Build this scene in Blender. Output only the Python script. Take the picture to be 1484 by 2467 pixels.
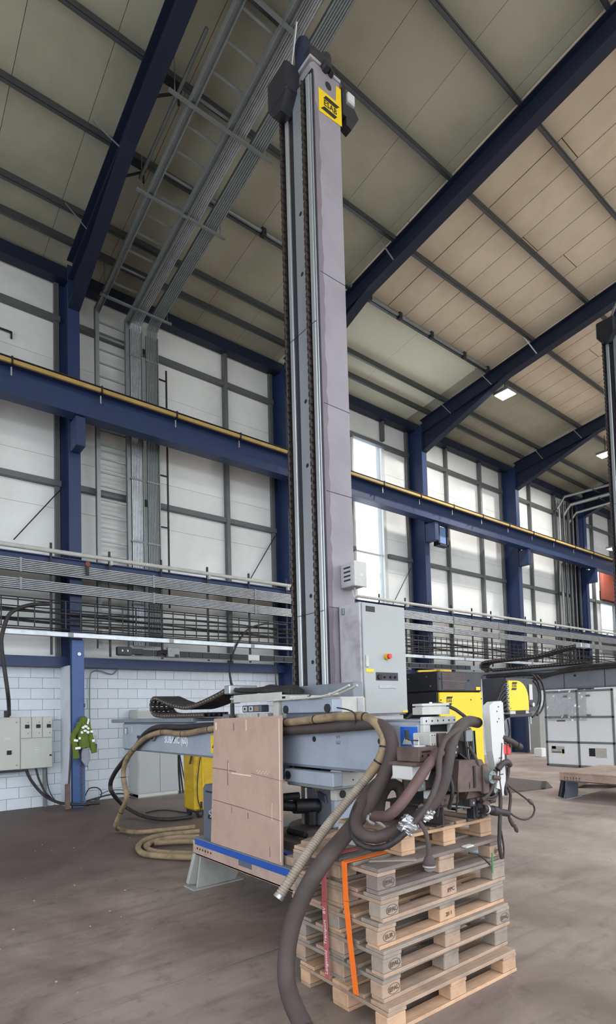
import bpy, math, random
from mathutils import Vector, Matrix
random.seed(7)
for o in list(bpy.data.objects): bpy.data.objects.remove(o)
S = bpy.context.scene
COL = S.collection

# ------------------------------------------------------------------ camera
W_, H_ = 1484.0, 2467.0
F, PPX, PPY, EYE = 1362.0, 739.0, 1654.0, 1.755
def _n(v): return Vector(v).normalized()
RZ = _n((-63-PPX, -28700-PPY, F))
RX = Vector((2450-PPX, 1670-PPY, F)); RX = (RX - RZ*RX.dot(RZ)/1.0).normalized()
RY = RZ.cross(RX)
if RY.z < 0: RY = -RY
R3 = Matrix((RX, RY, RZ))            # columns of world axes in camera space, stored as rows: cam = R3^T w
def ray(px, py):
    c = Vector(((px-PPX)/F, (py-PPY)/F, 1.0))
    return Vector((RX.dot(c), RY.dot(c), RZ.dot(c)))
def at(px, py, ax, v):
    """a point measured on the photograph, on the real plane X, Y or Z = v"""
    d = ray(px, py); i = 'XYZ'.index(ax)
    s = (v - (0, 0, EYE)[i]) / d[i]
    return Vector((0, 0, EYE)) + d*s
right = Vector((RX.x, RY.x, RZ.x)); down = Vector((RX.y, RY.y, RZ.y)); fwd = Vector((RX.z, RY.z, RZ.z))
cd = bpy.data.cameras.new('camera'); cam = bpy.data.objects.new('camera', cd); COL.objects.link(cam)
m = Matrix.Identity(4)
for i in range(3): m[i][0] = right[i]; m[i][1] = -down[i]; m[i][2] = -fwd[i]
m[2][3] = EYE
cam.matrix_world = m
cd.sensor_fit = 'HORIZONTAL'; cd.sensor_width = 36.0; cd.lens = F/W_*36.0
cd.shift_x = (W_/2-PPX)/W_; cd.shift_y = (PPY-H_/2)/W_
cd.clip_start = .05; cd.clip_end = 300
S.camera = cam
# ------------------------------------------------------------------ daylight and exposure
wd = bpy.data.worlds.new('overcast_sky'); S.world = wd; wd.use_nodes = True
bg = wd.node_tree.nodes['Background']; bg.inputs[0].default_value = (.86, .93, 1.0, 1); bg.inputs[1].default_value = 3.0
S.view_settings.view_transform = 'Standard'; S.view_settings.look = 'None'
S.view_settings.exposure = 0.42; S.view_settings.gamma = 1.0; S.view_settings.use_curve_mapping = False
try: S.cycles.max_bounces = 8; S.cycles.diffuse_bounces = 5; S.cycles.use_denoising = True; S.cycles.caustics_reflective = False; S.cycles.caustics_refractive = False
except Exception: pass

# ------------------------------------------------------------------ materials
def lin(c):
    c = c/255.0
    return c/12.92 if c <= .04045 else ((c+.055)/1.055)**2.4
MATS = {}
def M(name, rgb, rough=.55, metal=0.0, var=.12, scale=5.0, rnd=0.0, bump=0.0, bscale=60.0, dirt=None, damt=.5, dscale=2.0, stretch=None, spec=.4):
    if name in MATS: return MATS[name]
    mt = bpy.data.materials.new(name); mt.use_nodes = True; MATS[name] = mt
    nt = mt.node_tree; N = nt.nodes; L = nt.links; b = N['Principled BSDF']
    c = tuple(lin(x) for x in rgb)
    b.inputs['Roughness'].default_value = rough; b.inputs['Metallic'].default_value = metal
    b.inputs['Specular IOR Level'].default_value = spec
    tc = N.new('ShaderNodeTexCoord'); co = tc.outputs['Object']
    if stretch:
        mp = N.new('ShaderNodeMapping'); mp.inputs['Scale'].default_value = stretch; L.new(co, mp.inputs[0]); co = mp.outputs[0]
    nz = N.new('ShaderNodeTexNoise'); nz.inputs['Scale'].default_value = scale; nz.inputs['Detail'].default_value = 6; L.new(co, nz.inputs['Vector'])
    mx = N.new('ShaderNodeMix'); mx.data_type = 'RGBA'
    mx.inputs[6].default_value = tuple(x*(1-var*1.6) for x in c)+(1,); mx.inputs[7].default_value = tuple(min(1, x*(1+var*1.3)) for x in c)+(1,)
    L.new(nz.outputs[0], mx.inputs[0]); out = mx.outputs[2]
    if dirt:
        n2 = N.new('ShaderNodeTexNoise'); n2.inputs['Scale'].default_value = dscale; n2.inputs['Detail'].default_value = 8; n2.inputs['Roughness'].default_value = .65
        L.new(tc.outputs['Object'], n2.inputs['Vector'])
        rp = N.new('ShaderNodeMapRange'); rp.inputs[1].default_value = .45; rp.inputs[2].default_value = .72; rp.inputs[4].default_value = damt
        L.new(n2.outputs[0], rp.inputs[0])
        m2 = N.new('ShaderNodeMix'); m2.data_type = 'RGBA'; m2.inputs[7].default_value = tuple(lin(x) for x in dirt)+(1,)
        L.new(rp.outputs[0], m2.inputs[0]); L.new(out, m2.inputs[6]); out = m2.outputs[2]
    if rnd:
        oi = N.new('ShaderNodeObjectInfo'); hs = N.new('ShaderNodeHueSaturation'); mr = N.new('ShaderNodeMapRange')
        mr.inputs[3].default_value = 1-rnd; mr.inputs[4].default_value = 1+rnd
        L.new(oi.outputs['Random'], mr.inputs[0]); L.new(mr.outputs[0], hs.inputs['Value']); L.new(out, hs.inputs['Color']); out = hs.outputs[0]
    L.new(out, b.inputs['Base Color'])
    if bump:
        n3 = N.new('ShaderNodeTexNoise'); n3.inputs['Scale'].default_value = bscale; n3.inputs['Detail'].default_value = 4; L.new(co, n3.inputs['Vector'])
        bp = N.new('ShaderNodeBump'); bp.inputs['Strength'].default_value = bump; bp.inputs['Distance'].default_value = .01
        L.new(n3.outputs[0], bp.inputs['Height']); L.new(bp.outputs[0], b.inputs['Normal'])
    return mt
def emit(name, rgb, s):
    mt = bpy.data.materials.new(name); mt.use_nodes = True; nt = mt.node_tree; nt.nodes.clear()
    e = nt.nodes.new('ShaderNodeEmission'); e.inputs[0].default_value = rgb+(1,); e.inputs[1].default_value = s
    o = nt.nodes.new('ShaderNodeOutputMaterial'); nt.links.new(e.outputs[0], o.inputs[0]); return mt
def film(name, tint, gloss, rough=.05):
    mt = bpy.data.materials.new(name); mt.use_nodes = True; nt = mt.node_tree; nt.nodes.clear()
    t = nt.nodes.new('ShaderNodeBsdfTransparent'); t.inputs[0].default_value = tint+(1,)
    g = nt.nodes.new('ShaderNodeBsdfGlossy'); g.inputs['Roughness'].default_value = rough
    x = nt.nodes.new('ShaderNodeMixShader'); x.inputs[0].default_value = gloss
    o = nt.nodes.new('ShaderNodeOutputMaterial'); nt.links.new(t.outputs[0], x.inputs[1]); nt.links.new(g.outputs[0], x.inputs[2]); nt.links.new(x.outputs[0], o.inputs[0]); return mt
def floor_mat():
    mt = bpy.data.materials.new('dusty_concrete'); mt.use_nodes = True; nt = mt.node_tree; N = nt.nodes; L = nt.links; b = N['Principled BSDF']
    tc = N.new('ShaderNodeTexCoord')
    def noise(scale, det=6, rough=.6, st=None, rot=0, dist=0):
        v = tc.outputs['Object']
        if st:
            mp = N.new('ShaderNodeMapping'); mp.inputs['Scale'].default_value = st; mp.inputs['Rotation'].default_value = (0, 0, rot); L.new(v, mp.inputs[0]); v = mp.outputs[0]
        n = N.new('ShaderNodeTexNoise'); n.inputs['Scale'].default_value = scale; n.inputs['Detail'].default_value = det; n.inputs['Roughness'].default_value = rough; n.inputs['Distortion'].default_value = dist
        L.new(v, n.inputs['Vector']); return n.outputs[0]
    def rng(x, a, c, lo=0, hi=1):
        r = N.new('ShaderNodeMapRange'); r.inputs[1].default_value = a; r.inputs[2].default_value = c; r.inputs[3].default_value = lo; r.inputs[4].default_value = hi; L.new(x, r.inputs[0]); return r.outputs[0]
    def mix(f, a, c):
        k = N.new('ShaderNodeMix'); k.data_type = 'RGBA'; L.new(f, k.inputs[0])
        for s, i in ((a, 6), (c, 7)):
            if isinstance(s, tuple): k.inputs[i].default_value = tuple(lin(q) for q in s)+(1,)
            else: L.new(s, k.inputs[i])
        return k.outputs[2]
    def mul(a, c):
        k = N.new('ShaderNodeMath'); k.operation = 'MULTIPLY'; L.new(a, k.inputs[0])
        if isinstance(c, float): k.inputs[1].default_value = c
        else: L.new(c, k.inputs[1])
        return k.outputs[0]
    col = mix(rng(noise(.9, 7, .6, dist=.6), .35, .65), FLOOR_D, FLOOR_L)
    col = mix(mul(rng(noise(1.3, 5, .55, (1.0, 6.0, 1), .5), .5, .75), .55), col, FLOOR_S)      # drag marks
    col = mix(mul(rng(noise(4.5, 8, .7), .54, .70), .55), col, (80, 68, 63))                     # small stains
    # soot that has gathered on the floor by the wall and the old hose store
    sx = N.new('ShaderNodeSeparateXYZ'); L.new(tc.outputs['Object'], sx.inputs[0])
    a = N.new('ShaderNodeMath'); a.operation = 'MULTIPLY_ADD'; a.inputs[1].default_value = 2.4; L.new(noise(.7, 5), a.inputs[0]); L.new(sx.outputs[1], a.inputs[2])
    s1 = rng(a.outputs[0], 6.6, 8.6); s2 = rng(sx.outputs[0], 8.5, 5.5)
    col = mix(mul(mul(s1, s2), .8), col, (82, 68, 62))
    # pale cement dust on the far side of the hall
    s3 = mul(rng(sx.outputs[0], 3.8, 7.5), rng(noise(.5, 5), .3, .62))
    col = mix(mul(s3, .9), col, FLOOR_W)
    L.new(col, b.inputs['Base Color'])
    b.inputs['Roughness'].default_value = .62; b.inputs['Specular IOR Level'].default_value = .35
    bp = N.new('ShaderNodeBump'); bp.inputs['Strength'].default_value = .25; bp.inputs['Distance'].default_value = .006; L.new(noise(28, 6), bp.inputs['Height']); L.new(bp.outputs[0], b.inputs['Normal'])
    return mt
FLOOR_D, FLOOR_L, FLOOR_S, FLOOR_W = (118, 102, 95), (158, 143, 134), (100, 85, 79), (194, 177, 167)

m_block = M('white_block_paint', (208, 214, 222), .6, var=.05, scale=9, rnd=.035, bump=.35, bscale=70, dirt=(176, 172, 168), damt=.35, dscale=2.5)
m_panel = M('white_cladding', (232, 234, 231), .36, var=.04, scale=1.2, rnd=.02, bump=.05, bscale=3, dirt=(186, 186, 184), damt=.5, dscale=.6)
m_core = M('wall_joint', (170, 172, 172), .8, var=.05)
m_roofL = M('roof_sheet', (176, 174, 154), .6, var=.10, scale=.8, rnd=.03, dirt=(136, 134, 116), damt=.5, dscale=.7)
m_roofR = M('roof_board', (226, 211, 186), .6, var=.08, scale=1.2, rnd=.035, dirt=(192, 172, 144), damt=.5, dscale=.8, bump=.1, bscale=6)
m_roofP = M('pale_roof_sheet', (232, 234, 212), .5, var=.05, scale=.7, dirt=(206, 206, 182), damt=.4, dscale=.5)  # smooth sheet, tinted paler to carry light bounced from the window
m_roofB = M('roof_back', (70, 66, 58), .8)
m_blue = M('blue_paint', (40, 57, 95), .45, var=.12, scale=3, dirt=(40, 46, 66), damt=.5, dscale=3)
m_blue2 = M('blue_paint_light', (66, 94, 146), .45, var=.1, scale=3, dirt=(60, 70, 96), damt=.4, dscale=4)
m_dblue = M('rafter_paint', (28, 36, 56), .5, var=.12, scale=2)
m_rail = M('grey_rail', (104, 106, 108), .5, .3, var=.1, scale=4)
m_purlin = M('galvanised_purlin', (96, 100, 102), .42, .6, var=.12, scale=3)
m_galv = M('galvanised', (186, 190, 194), .38, .75, var=.12, scale=12, dirt=(128, 130, 132), damt=.4, dscale=5)
m_galvd = M('dull_galvanised', (132, 138, 138), .5, .5, var=.12, scale=6)
m_ladd = M('ladder_steel', (150, 156, 156), .45, .55, var=.1, scale=6)
m_dark = M('dark_steel', (48, 48, 52), .5, .3, var=.2, scale=10)
m_black = M('black_rubber', (40, 38, 40), .55, var=.2, scale=12, dirt=(84, 74, 70), damt=.4, dscale=10)
m_blackp = M('black_enamel', (32, 33, 40), .45, var=.12, scale=8, dirt=(70, 64, 62), damt=.35, dscale=5)
m_yel = M('yellow_enamel', (232, 196, 14), .42, var=.05, scale=6, dirt=(196, 160, 40), damt=.3, dscale=6)
m_yeld = M('dirty_yellow', (206, 170, 30), .5, var=.12, scale=6, dirt=(140, 112, 40), damt=.6, dscale=5)
m_yrail = M('yellow_conductor', (184, 154, 92), .55, var=.12, scale=4, dirt=(150, 120, 60), damt=.5, dscale=3)
m_col = M('column_grey', (146, 140, 146), .5, .15, var=.08, scale=2.5, dirt=(120, 112, 118), damt=.6, dscale=1.6, bump=.05, bscale=20)
m_track = M('worn_steel_track', (170, 174, 182), .32, .6, var=.12, scale=6, stretch=(1, 1, .15))
m_grind = M('ground_steel_rail', (205, 210, 214), .3, .7, var=.08, scale=5, stretch=(1, 1, .1))
m_groove = M('oiled_groove', (40, 38, 42), .5, .2, var=.2, scale=8)
m_chain = M('oily_chain', (74, 66, 64), .42, .6, var=.3, scale=30)
m_boom = M('boom_paint', (156, 164, 178), .4, .1, var=.06, scale=3, dirt=(112, 120, 132), damt=.45, dscale=2.5)
m_boomd = M('boom_plate', (124, 130, 138), .5, .1, var=.08, scale=4, dirt=(84, 84, 88), damt=.5, dscale=3)
m_boom2 = M('shaded_boom_paint', (120, 124, 132), .5, .1, var=.08, scale=4, dirt=(70, 70, 76), damt=.6, dscale=2)  # boom paint darkened, the shadow on the second machine put into its colour
m_cream = M('pale_enamel', (190, 190, 184), .45, var=.05, scale=6, dirt=(150, 142, 136), damt=.45, dscale=5)
m_door = M('cabinet_enamel', (162, 165, 164), .42, var=.03, scale=3, dirt=(148, 148, 147), damt=.4, dscale=2)
m_cabg = M('cabinet_side', (176, 174, 178), .48, var=.06, scale=4, dirt=(120, 108, 108), damt=.6, dscale=5)
m_ecab = M('electric_cabinet', (186, 188, 180), .45, var=.03, scale=3, dirt=(166, 166, 158), damt=.3, dscale=2)
m_brown = M('sooty_iron', (104, 86, 80), .62, .2, var=.25, scale=12, dirt=(64, 54, 52), damt=.7, dscale=7, bump=.15)
m_brownd = M('sooty_dark', (62, 54, 54), .6, .2, var=.25, scale=12, dirt=(104, 88, 80), damt=.4, dscale=9)
m_booth = M('booth_panel', (240, 243, 246), .4, var=.02, scale=2)
m_white = M('white_plate', (198, 198, 196), .42, var=.03, scale=5, dirt=(186, 180, 174), damt=.4, dscale=6)
m_tan = M('canvas_sleeve', (152, 132, 104), .8, var=.16, scale=14, dirt=(88, 75, 64), damt=.85, dscale=6, bump=.2, bscale=160)
m_rib = M('ribbed_hose', (158, 146, 132), .6, var=.15, scale=14, dirt=(100, 88, 80), damt=.5, dscale=8)
m_hose = M('dusty_rubber_hose', (76, 65, 63), .7, var=.12, scale=9, dirt=(54, 47, 47), damt=.6, dscale=5)
m_hosep = M('reddish_rubber_hose', (98, 74, 72), .65, var=.15, scale=9, dirt=(76, 62, 62), damt=.7, dscale=6)
m_foil = M('aluminium_tape', (200, 200, 204), .28, .85, var=.15, scale=20, bump=.8, bscale=35)
m_card = M('brown_board', (182, 154, 140), .8, var=.07, scale=4, dirt=(154, 128, 115), damt=.5, dscale=3, bump=.1, bscale=40)
m_cardl = M('torn_board', (226, 206, 190), .9, var=.08, scale=20)
m_cardk = M('board_crease', (112, 86, 74), .9, var=.2, scale=20)
m_pframe = M('worn_primer', (178, 154, 142), .6, var=.15, scale=5, dirt=(128, 104, 92), damt=.6, dscale=4)
m_bstripe = M('blue_stripe', (38, 84, 172), .5, var=.15, scale=6, dirt=(60, 70, 96), damt=.5, dscale=6)
m_slab = M('rubble_grey', (112, 102, 96), .8, var=.2, scale=6, dirt=(76, 66, 62), damt=.6, dscale=5)
m_foot = M('grey_foot', (158, 160, 156), .6, var=.1, scale=5, dirt=(128, 120, 112), damt=.6, dscale=5)
m_red = M('red_button', (206, 50, 44), .35, var=.03)
m_orange = M('orange_webbing', (236, 112, 32), .7, var=.06, scale=30, bump=.2, bscale=200)
m_pink = M('red_webbing', (182, 92, 96), .75, var=.12, scale=20, dirt=(170, 120, 124), damt=.4, dscale=6)
m_letter = M('pale_lettering', (232, 220, 222), .7, var=.05)
m_ink = M('black_print', (30, 28, 28), .6, var=.05)
m_brand = M('burnt_brand', (92, 70, 58), .8, var=.15, scale=30)
m_sblue = M('blue_sticker', (36, 96, 196), .45, var=.05)
m_hivis = M('high_visibility_cloth', (96, 114, 42), .8, var=.2, scale=9, dirt=(64, 80, 30), damt=.6, dscale=7, bump=.3, bscale=30)
m_refl = M('reflective_tape', (238, 242, 246), .4, var=.03)
m_cloth = M('grey_cloth', (150, 152, 162), .85, var=.12, scale=12, bump=.3, bscale=40)
m_rust = M('red_brown_paint', (128, 64, 50), .6, var=.12, scale=4)
m_gbox = M('grey_blue_box', (92, 98, 114), .5, var=.08, scale=4, dirt=(70, 70, 80), damt=.4, dscale=4)
WOOD = {}
def wood(kind):
    if kind not in WOOD:
        rgb, d = {'new': ((196, 160, 130), (150, 120, 98)), 'grey': ((150, 138, 126), (108, 96, 88)), 'mid': ((172, 146, 126), (124, 106, 94)), 'dark': ((124, 112, 106), (88, 78, 74))}[kind]
        WOOD[kind] = M('wood_'+kind, rgb, .75, var=.16, scale=7, rnd=.10, stretch=(.25, 2.5, 2.5), dirt=d, damt=.65, dscale=5, bump=.25, bscale=40)
    return WOOD[kind]
def woody(kind):
    k = 'woody_'+kind
    rgb, d = {'new': ((196, 160, 130), (150, 120, 98)), 'grey': ((150, 138, 126), (108, 96, 88)), 'mid': ((172, 146, 126), (124, 106, 94)), 'dark': ((124, 112, 106), (88, 78, 74))}[kind]
    return M(k, rgb, .75, var=.16, scale=7, rnd=.10, stretch=(2.5, .25, 2.5), dirt=d, damt=.65, dscale=5, bump=.25, bscale=40)

# ------------------------------------------------------------------ geometry helpers
ORG = {}
def V(*a): return Vector(a)
class MB:
    def __init__(s): s.v = []; s.f = []
    def add(s, vs, fs):
        b = len(s.v); s.v += [Vector(v) for v in vs]; s.f += [[b+i for i in f] for f in fs]; return s
    def box(s, x0, x1, y0, y1, z0, z1, b=0.0):
        return s.obox(V((x0+x1)/2, (y0+y1)/2, (z0+z1)/2), V(abs(x1-x0)/2, 0, 0), V(0, abs(y1-y0)/2, 0), V(0, 0, abs(z1-z0)/2), b)
    def obox(s, c, u, v, w, b=0.0):
        """box round centre c with half-extent vectors u, v, w; b = chamfer"""
        c = Vector(c); u, v, w = Vector(u), Vector(v), Vector(w)
        if b <= 0:
            P = [c+u*i+v*j+w*k for i in (-1, 1) for j in (-1, 1) for k in (-1, 1)]
            return s.add(P, [(0, 1, 3, 2), (4, 6, 7, 5), (0, 4, 5, 1), (2, 3, 7, 6), (0, 2, 6, 4), (1, 5, 7, 3)])
        A = [u, v, w]; Ln = [a.length for a in A]; b = min(b, min(Ln)*.9); D = [a/l for a, l in zip(A, Ln)]
        P = []; idx = {}
        for i in (-1, 1):
            for j in (-1, 1):
                for k in (-1, 1):
                    sg = (i, j, k)
                    for ax in range(3):
                        p = c.copy()
                        for q in range(3): p += D[q]*sg[q]*(Ln[q] if q == ax else Ln[q]-b)
                        idx[(i, j, k, ax)] = len(P); P.append(p)
        Fs = []
        def q4(a, ax): Fs.append([idx[k+(ax,)] for k in a])
        for sg in (-1, 1):
            q4([(sg, -1, -1), (sg, 1, -1), (sg, 1, 1), (sg, -1, 1)], 0)
            q4([(-1, sg, -1), (-1, sg, 1), (1, sg, 1), (1, sg, -1)], 1)
            q4([(-1, -1, sg), (1, -1, sg), (1, 1, sg), (-1, 1, sg)], 2)
        for i in (-1, 1):
            for j in (-1, 1):
                Fs.append([idx[(i, j, -1, 0)], idx[(i, j, -1, 1)], idx[(i, j, 1, 1)], idx[(i, j, 1, 0)]])
                Fs.append([idx[(i, -1, j, 0)], idx[(i, -1, j, 2)], idx[(i, 1, j, 2)], idx[(i, 1, j, 0)]])
                Fs.append([idx[(-1, i, j, 1)], idx[(-1, i, j, 2)], idx[(1, i, j, 2)], idx[(1, i, j, 1)]])
        for i in (-1, 1):
            for j in (-1, 1):
                for k in (-1, 1): Fs.append([idx[(i, j, k, a)] for a in range(3)])
        return s.add(P, Fs)
    def bar(s, p0, p1, w, h, up=(0, 0, 1), b=0.0):
        p0, p1 = Vector(p0), Vector(p1); d = p1-p0; u = d/2; n = d.normalized(); sd = n.cross(Vector(up))
        if sd.length < 1e-4: sd = n.cross(V(1, 0, 0))
        sd.normalize(); t = sd.cross(n).normalized()
        return s.obox((p0+p1)/2, u, sd*w/2, t*h/2, b)
    def tube(s, pts, r, n=10, cap=True):
        pts = [Vector(p) for p in pts]; rs = r if isinstance(r, (list, tuple)) else [r]*len(pts)
        b = len(s.v); nrm = None; N = len(pts)
        for i, p in enumerate(pts):
            t = (pts[min(i+1, N-1)]-pts[max(i-1, 0)])
            t = t.normalized() if t.length > 1e-9 else V(0, 0, 1)
            if nrm is None:
                nrm = t.cross(V(0, 0, 1))
                if nrm.length < .1: nrm = t.cross(V(1, 0, 0))
            nrm = (nrm - t*nrm.dot(t)); nrm = nrm.normalized() if nrm.length > 1e-6 else t.orthogonal().normalized()
            bi = t.cross(nrm)
            for k in range(n):
                a = 2*math.pi*k/n; s.v.append(p+(nrm*math.cos(a)+bi*math.sin(a))*rs[i])
        for i in range(N-1):
            for k in range(n):
                k2 = (k+1) % n; s.f.append([b+i*n+k, b+i*n+k2, b+(i+1)*n+k2, b+(i+1)*n+k])
        if cap:
            s.f.append([b+k for k in range(n)][::-1]); s.f.append([b+(N-1)*n+k for k in range(n)])
        return s
    def cyl(s, p0, p1, r, n=14, r1=None): return s.tube([p0, p1], [r, r if r1 is None else r1], n)
    def disc(s, c, nv, r, t=.002, n=14):
        nv = Vector(nv).normalized(); return s.cyl(Vector(c), Vector(c)+nv*t, r, n)
    def prism(s, poly, off):
        """extrude a planar polygon (list of 3-D points) by vector off"""
        k = len(poly); off = Vector(off); P = [Vector(p) for p in poly]+[Vector(p)+off for p in poly]
        return s.add(P, [list(range(k))[::-1], list(range(k, 2*k))]+[[i, (i+1) % k, k+(i+1) % k, k+i] for i in range(k)])
    def loft(s, rings):
        b = len(s.v); n = len(rings[0])
        for r in rings: s.v += [Vector(p) for p in r]
        for i in range(len(rings)-1):
            for k in range(n):
                k2 = (k+1) % n; s.f.append([b+i*n+k, b+i*n+k2, b+(i+1)*n+k2, b+(i+1)*n+k])
        s.f.append([b+k for k in range(n)][::-1]); s.f.append([b+(len(rings)-1)*n+k for k in range(n)])
        return s
    def build(s, name, mat, parent=None, smooth=None, kind=None):
        me = bpy.data.meshes.new(name); off = ORG.get(parent.name, V(0, 0, 0)) if parent else V(0, 0, 0)
        me.from_pydata([tuple(v-off) for v in s.v], [], s.f); me.update()
        import bmesh
        bm = bmesh.new(); bm.from_mesh(me); bmesh.ops.recalc_face_normals(bm, faces=bm.faces); bm.to_mesh(me); bm.free()
        if mat: me.materials.append(mat)
        if smooth:
            for p in me.polygons: p.use_smooth = True
            me.set_sharp_from_angle(angle=math.radians(smooth))
        o = bpy.data.objects.new(name, me); COL.objects.link(o)
        if parent: o.parent = parent
        ORG[o.name] = off
        if kind: o['kind'] = kind
        return o
def tag(o, label=None, cat=None, group=None, kind=None):
    if label: o['label'] = label
    if cat: o['category'] = cat
    if group: o['group'] = group
    if kind: o['kind'] = kind
    return o
def thing(name, loc, label=None, cat=None, group=None, kind=None):
    o = bpy.data.objects.new(name, None); COL.objects.link(o); o.location = loc; o.empty_display_size = .1
    ORG[o.name] = Vector(loc); return tag(o, label, cat, group, kind)
def smoothp(pts, step=.04, closed=False):
    """Catmull-Rom through pts, resampled"""
    P = [Vector(p) for p in pts]; out = []
    E = [P[0]*2-P[1]]+P+[P[-1]*2-P[-2]]
    for i in range(1, len(E)-2):
        p0, p1, p2, p3 = E[i-1:i+3]; n = max(2, int((p2-p1).length/step))
        for k in range(n):
            t = k/n
            out.append(.5*((2*p1)+(p2-p0)*t+(2*p0-5*p1+4*p2-p3)*t*t+(3*p1-p0-3*p2+p3)*t**3))
    out.append(P[-1]); return out
def px(*pts): return [at(*p) for p in pts]
def pxl(ax, v, *pts): return [at(p[0], p[1], ax, p[2] if len(p) > 2 else v) for p in pts]
def hose(name, pts, r, mat, label, cat='hose', n=12, step=.04, parent=None, rfun=None, group=None):
    P = smoothp(pts, step); rs = [rfun(i, len(P)) if rfun else r for i in range(len(P))]
    o = MB().tube(P, rs, n).build(name, mat, parent, smooth=60)
    if label: tag(o, label, cat, group)
    return o
def text(name, body, size, origin, ux, uy, mat, parent, align='CENTER', lift=.0015, squash=1.0, bold=0.0):
    cu = bpy.data.curves.new('t', 'FONT'); cu.body = body; cu.size = size; cu.align_x = align; cu.align_y = 'CENTER'; cu.resolution_u = 2; cu.offset = bold
    to = bpy.data.objects.new('t', cu); me0 = bpy.data.meshes.new_from_object(to)
    ux, uy = Vector(ux).normalized(), Vector(uy).normalized(); nv = ux.cross(uy); og = Vector(origin)
    mb = MB(); mb.add([og+ux*v.co.x*squash+uy*v.co.y+nv*lift for v in me0.vertices], [list(p.vertices) for p in me0.polygons])
    bpy.data.objects.remove(to); bpy.data.curves.remove(cu); bpy.data.meshes.remove(me0)
    return mb.build(name, mat, parent)
def flag_logo(parent, c, ux, uy, w, mat=None):
    """maker's mark: two slanted bars with the name between"""
    ux, uy = Vector(ux).normalized(), Vector(uy).normalized(); nv = ux.cross(uy); c = Vector(c); k = w
    mb = MB()
    def poly(ps): mb.prism([c+ux*a*k+uy*b*k+nv*.0008 for a, b in ps], nv*.0012)
    poly([(-.36, .17), (-.22, .34), (.5, .34), (.32, .17)])
    poly([(-.5, -.34), (.22, -.34), (.36, -.17), (-.32, -.17)])
    mb.build('logo_mark', mat or m_ink, parent)
    text('logo_lettering', 'ESAB', .34*k, c, ux, uy, mat or m_ink, parent, squash=.95, bold=.004*k)

# ------------------------------------------------------------------ the hall
YW = 12.25                                       # inner face of the long wall
def roofz(y): return 11.07+(12.2-y)*.13          # underside of the purlins
XL, XR, YB, YR = -12.0, 42.0, -10.0, 0.0         # hall ends, open front, ridge
LEFT_H, FRONT_H, SKYX = 8.5, 8.0, -12.0            # unseen openings left and front, start of the roof gap, shaped for the light
m_floor = floor_mat()
fl = thing('floor', (0, 0, 0), kind='structure')
for y0, y1 in ((YB, -1.6), (-1.592, 3.512), (3.526, YW+.1)):
    MB().box(XL, XR, y0, y1, -.2, 0).build('slab', m_floor, fl)
MB().box(XL, XR, YB, YW, -.3, -.02).build('subfloor', m_dark, fl)
tag(MB().box(-60, 100, -90, YB, -.3, -.05).build('ground', M('yard_concrete', (150, 148, 142), .8)), kind='structure')

wb = thing('wall_back', (0, YW, 0), kind='structure')
WIN = (11.80, 13.02, 5.05, 10.2); WI2 = (27.9, 31.4, 4.75, 6.62)
core = MB()
for (x0, x1, z0, z1) in ((XL, WIN[0], 0, 11.3), (WIN[0], WIN[1], 0, WIN[2]), (WIN[0], WIN[1], WIN[3], 11.3), (WIN[1], WI2[0], 0, 11.3), (WI2[0], WI2[1], 0, WI2[2]), (WI2[0], WI2[1], WI2[3], 11.3), (WI2[1], XR, 0, 11.3)):
    core.box(x0, x1, YW+.025, YW+.2, z0, z1)
core.build('wall_core', m_core, wb)
bh = 2.8/13; bl = .44
shared = {}
def block(x0, x1, r):
    key = round(x1-x0, 2); z0 = r*bh
    if key not in shared:
        mb = MB().box(-key/2+.003, key/2-.003, -.035+.004, .035, .003, bh-.003, .004)
        me = bpy.data.meshes.new('block'); me.from_pydata([tuple(v) for v in mb.v], [], mb.f); me.update(); me.materials.append(m_block); shared[key] = me
    o = bpy.data.objects.new('block', shared[key]); COL.objects.link(o); o.parent = wb; o.location = ((x0+x1)/2, .034+random.uniform(-.003, .002), z0)
for r in range(13):
    x = 1.4-(bl/2 if r % 2 else 0)
    while x < 9.0:
        block(x, x+bl, r); x += bl
bw = MB()
for r in range(13):
    x = 9.2-(bl/2 if r % 2 else 0)
    while x < 30:
        bw.box(x+.004, x+bl*2-.004, YW, YW+.04, r*bh+.004, r*bh+bh-.004); x += bl*2
    bw.box(XL, 1.18, YW, YW+.04, r*bh+.004, r*bh+bh-.004)
bw.build('blockwork', m_block, wb, kind='stuff')
zs = [2.98, 4.0, 5.05, 6.12, 7.2, 8.25, 9.3, 10.2, 11.25]
PX0 = 3.30; BAY = 5.485
edges = [XL, PX0-BAY+.1]+[PX0+.11+BAY*k for k in range(6)]+[XR]
for a, b in zip(edges[:-1], edges[1:]):
    for z0, z1 in zip(zs[:-1], zs[1:]):
        segs = [(a, b)]
        for wn in (WIN, WI2):
            if z1 > wn[2]+.05 and z0 < wn[3]-.05:
                segs = [q for s in segs for q in (((s[0], min(s[1], wn[0])), (max(s[0], wn[1]), s[1])) if s[0] < wn[1] and s[1] > wn[0] else (s,)) if q[1]-q[0] > .05]
        for s0, s1 in segs:
            MB().box(s0+.002, s1-.002, YW-.005, YW+.03, z0+.002, z1-.002, .004).build('panel', m_panel, wb)
pier = MB().box(PX0-.02, PX0+.2, 11.66, YW, 0, 2.8).build('pier', m_block, wb)

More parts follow.
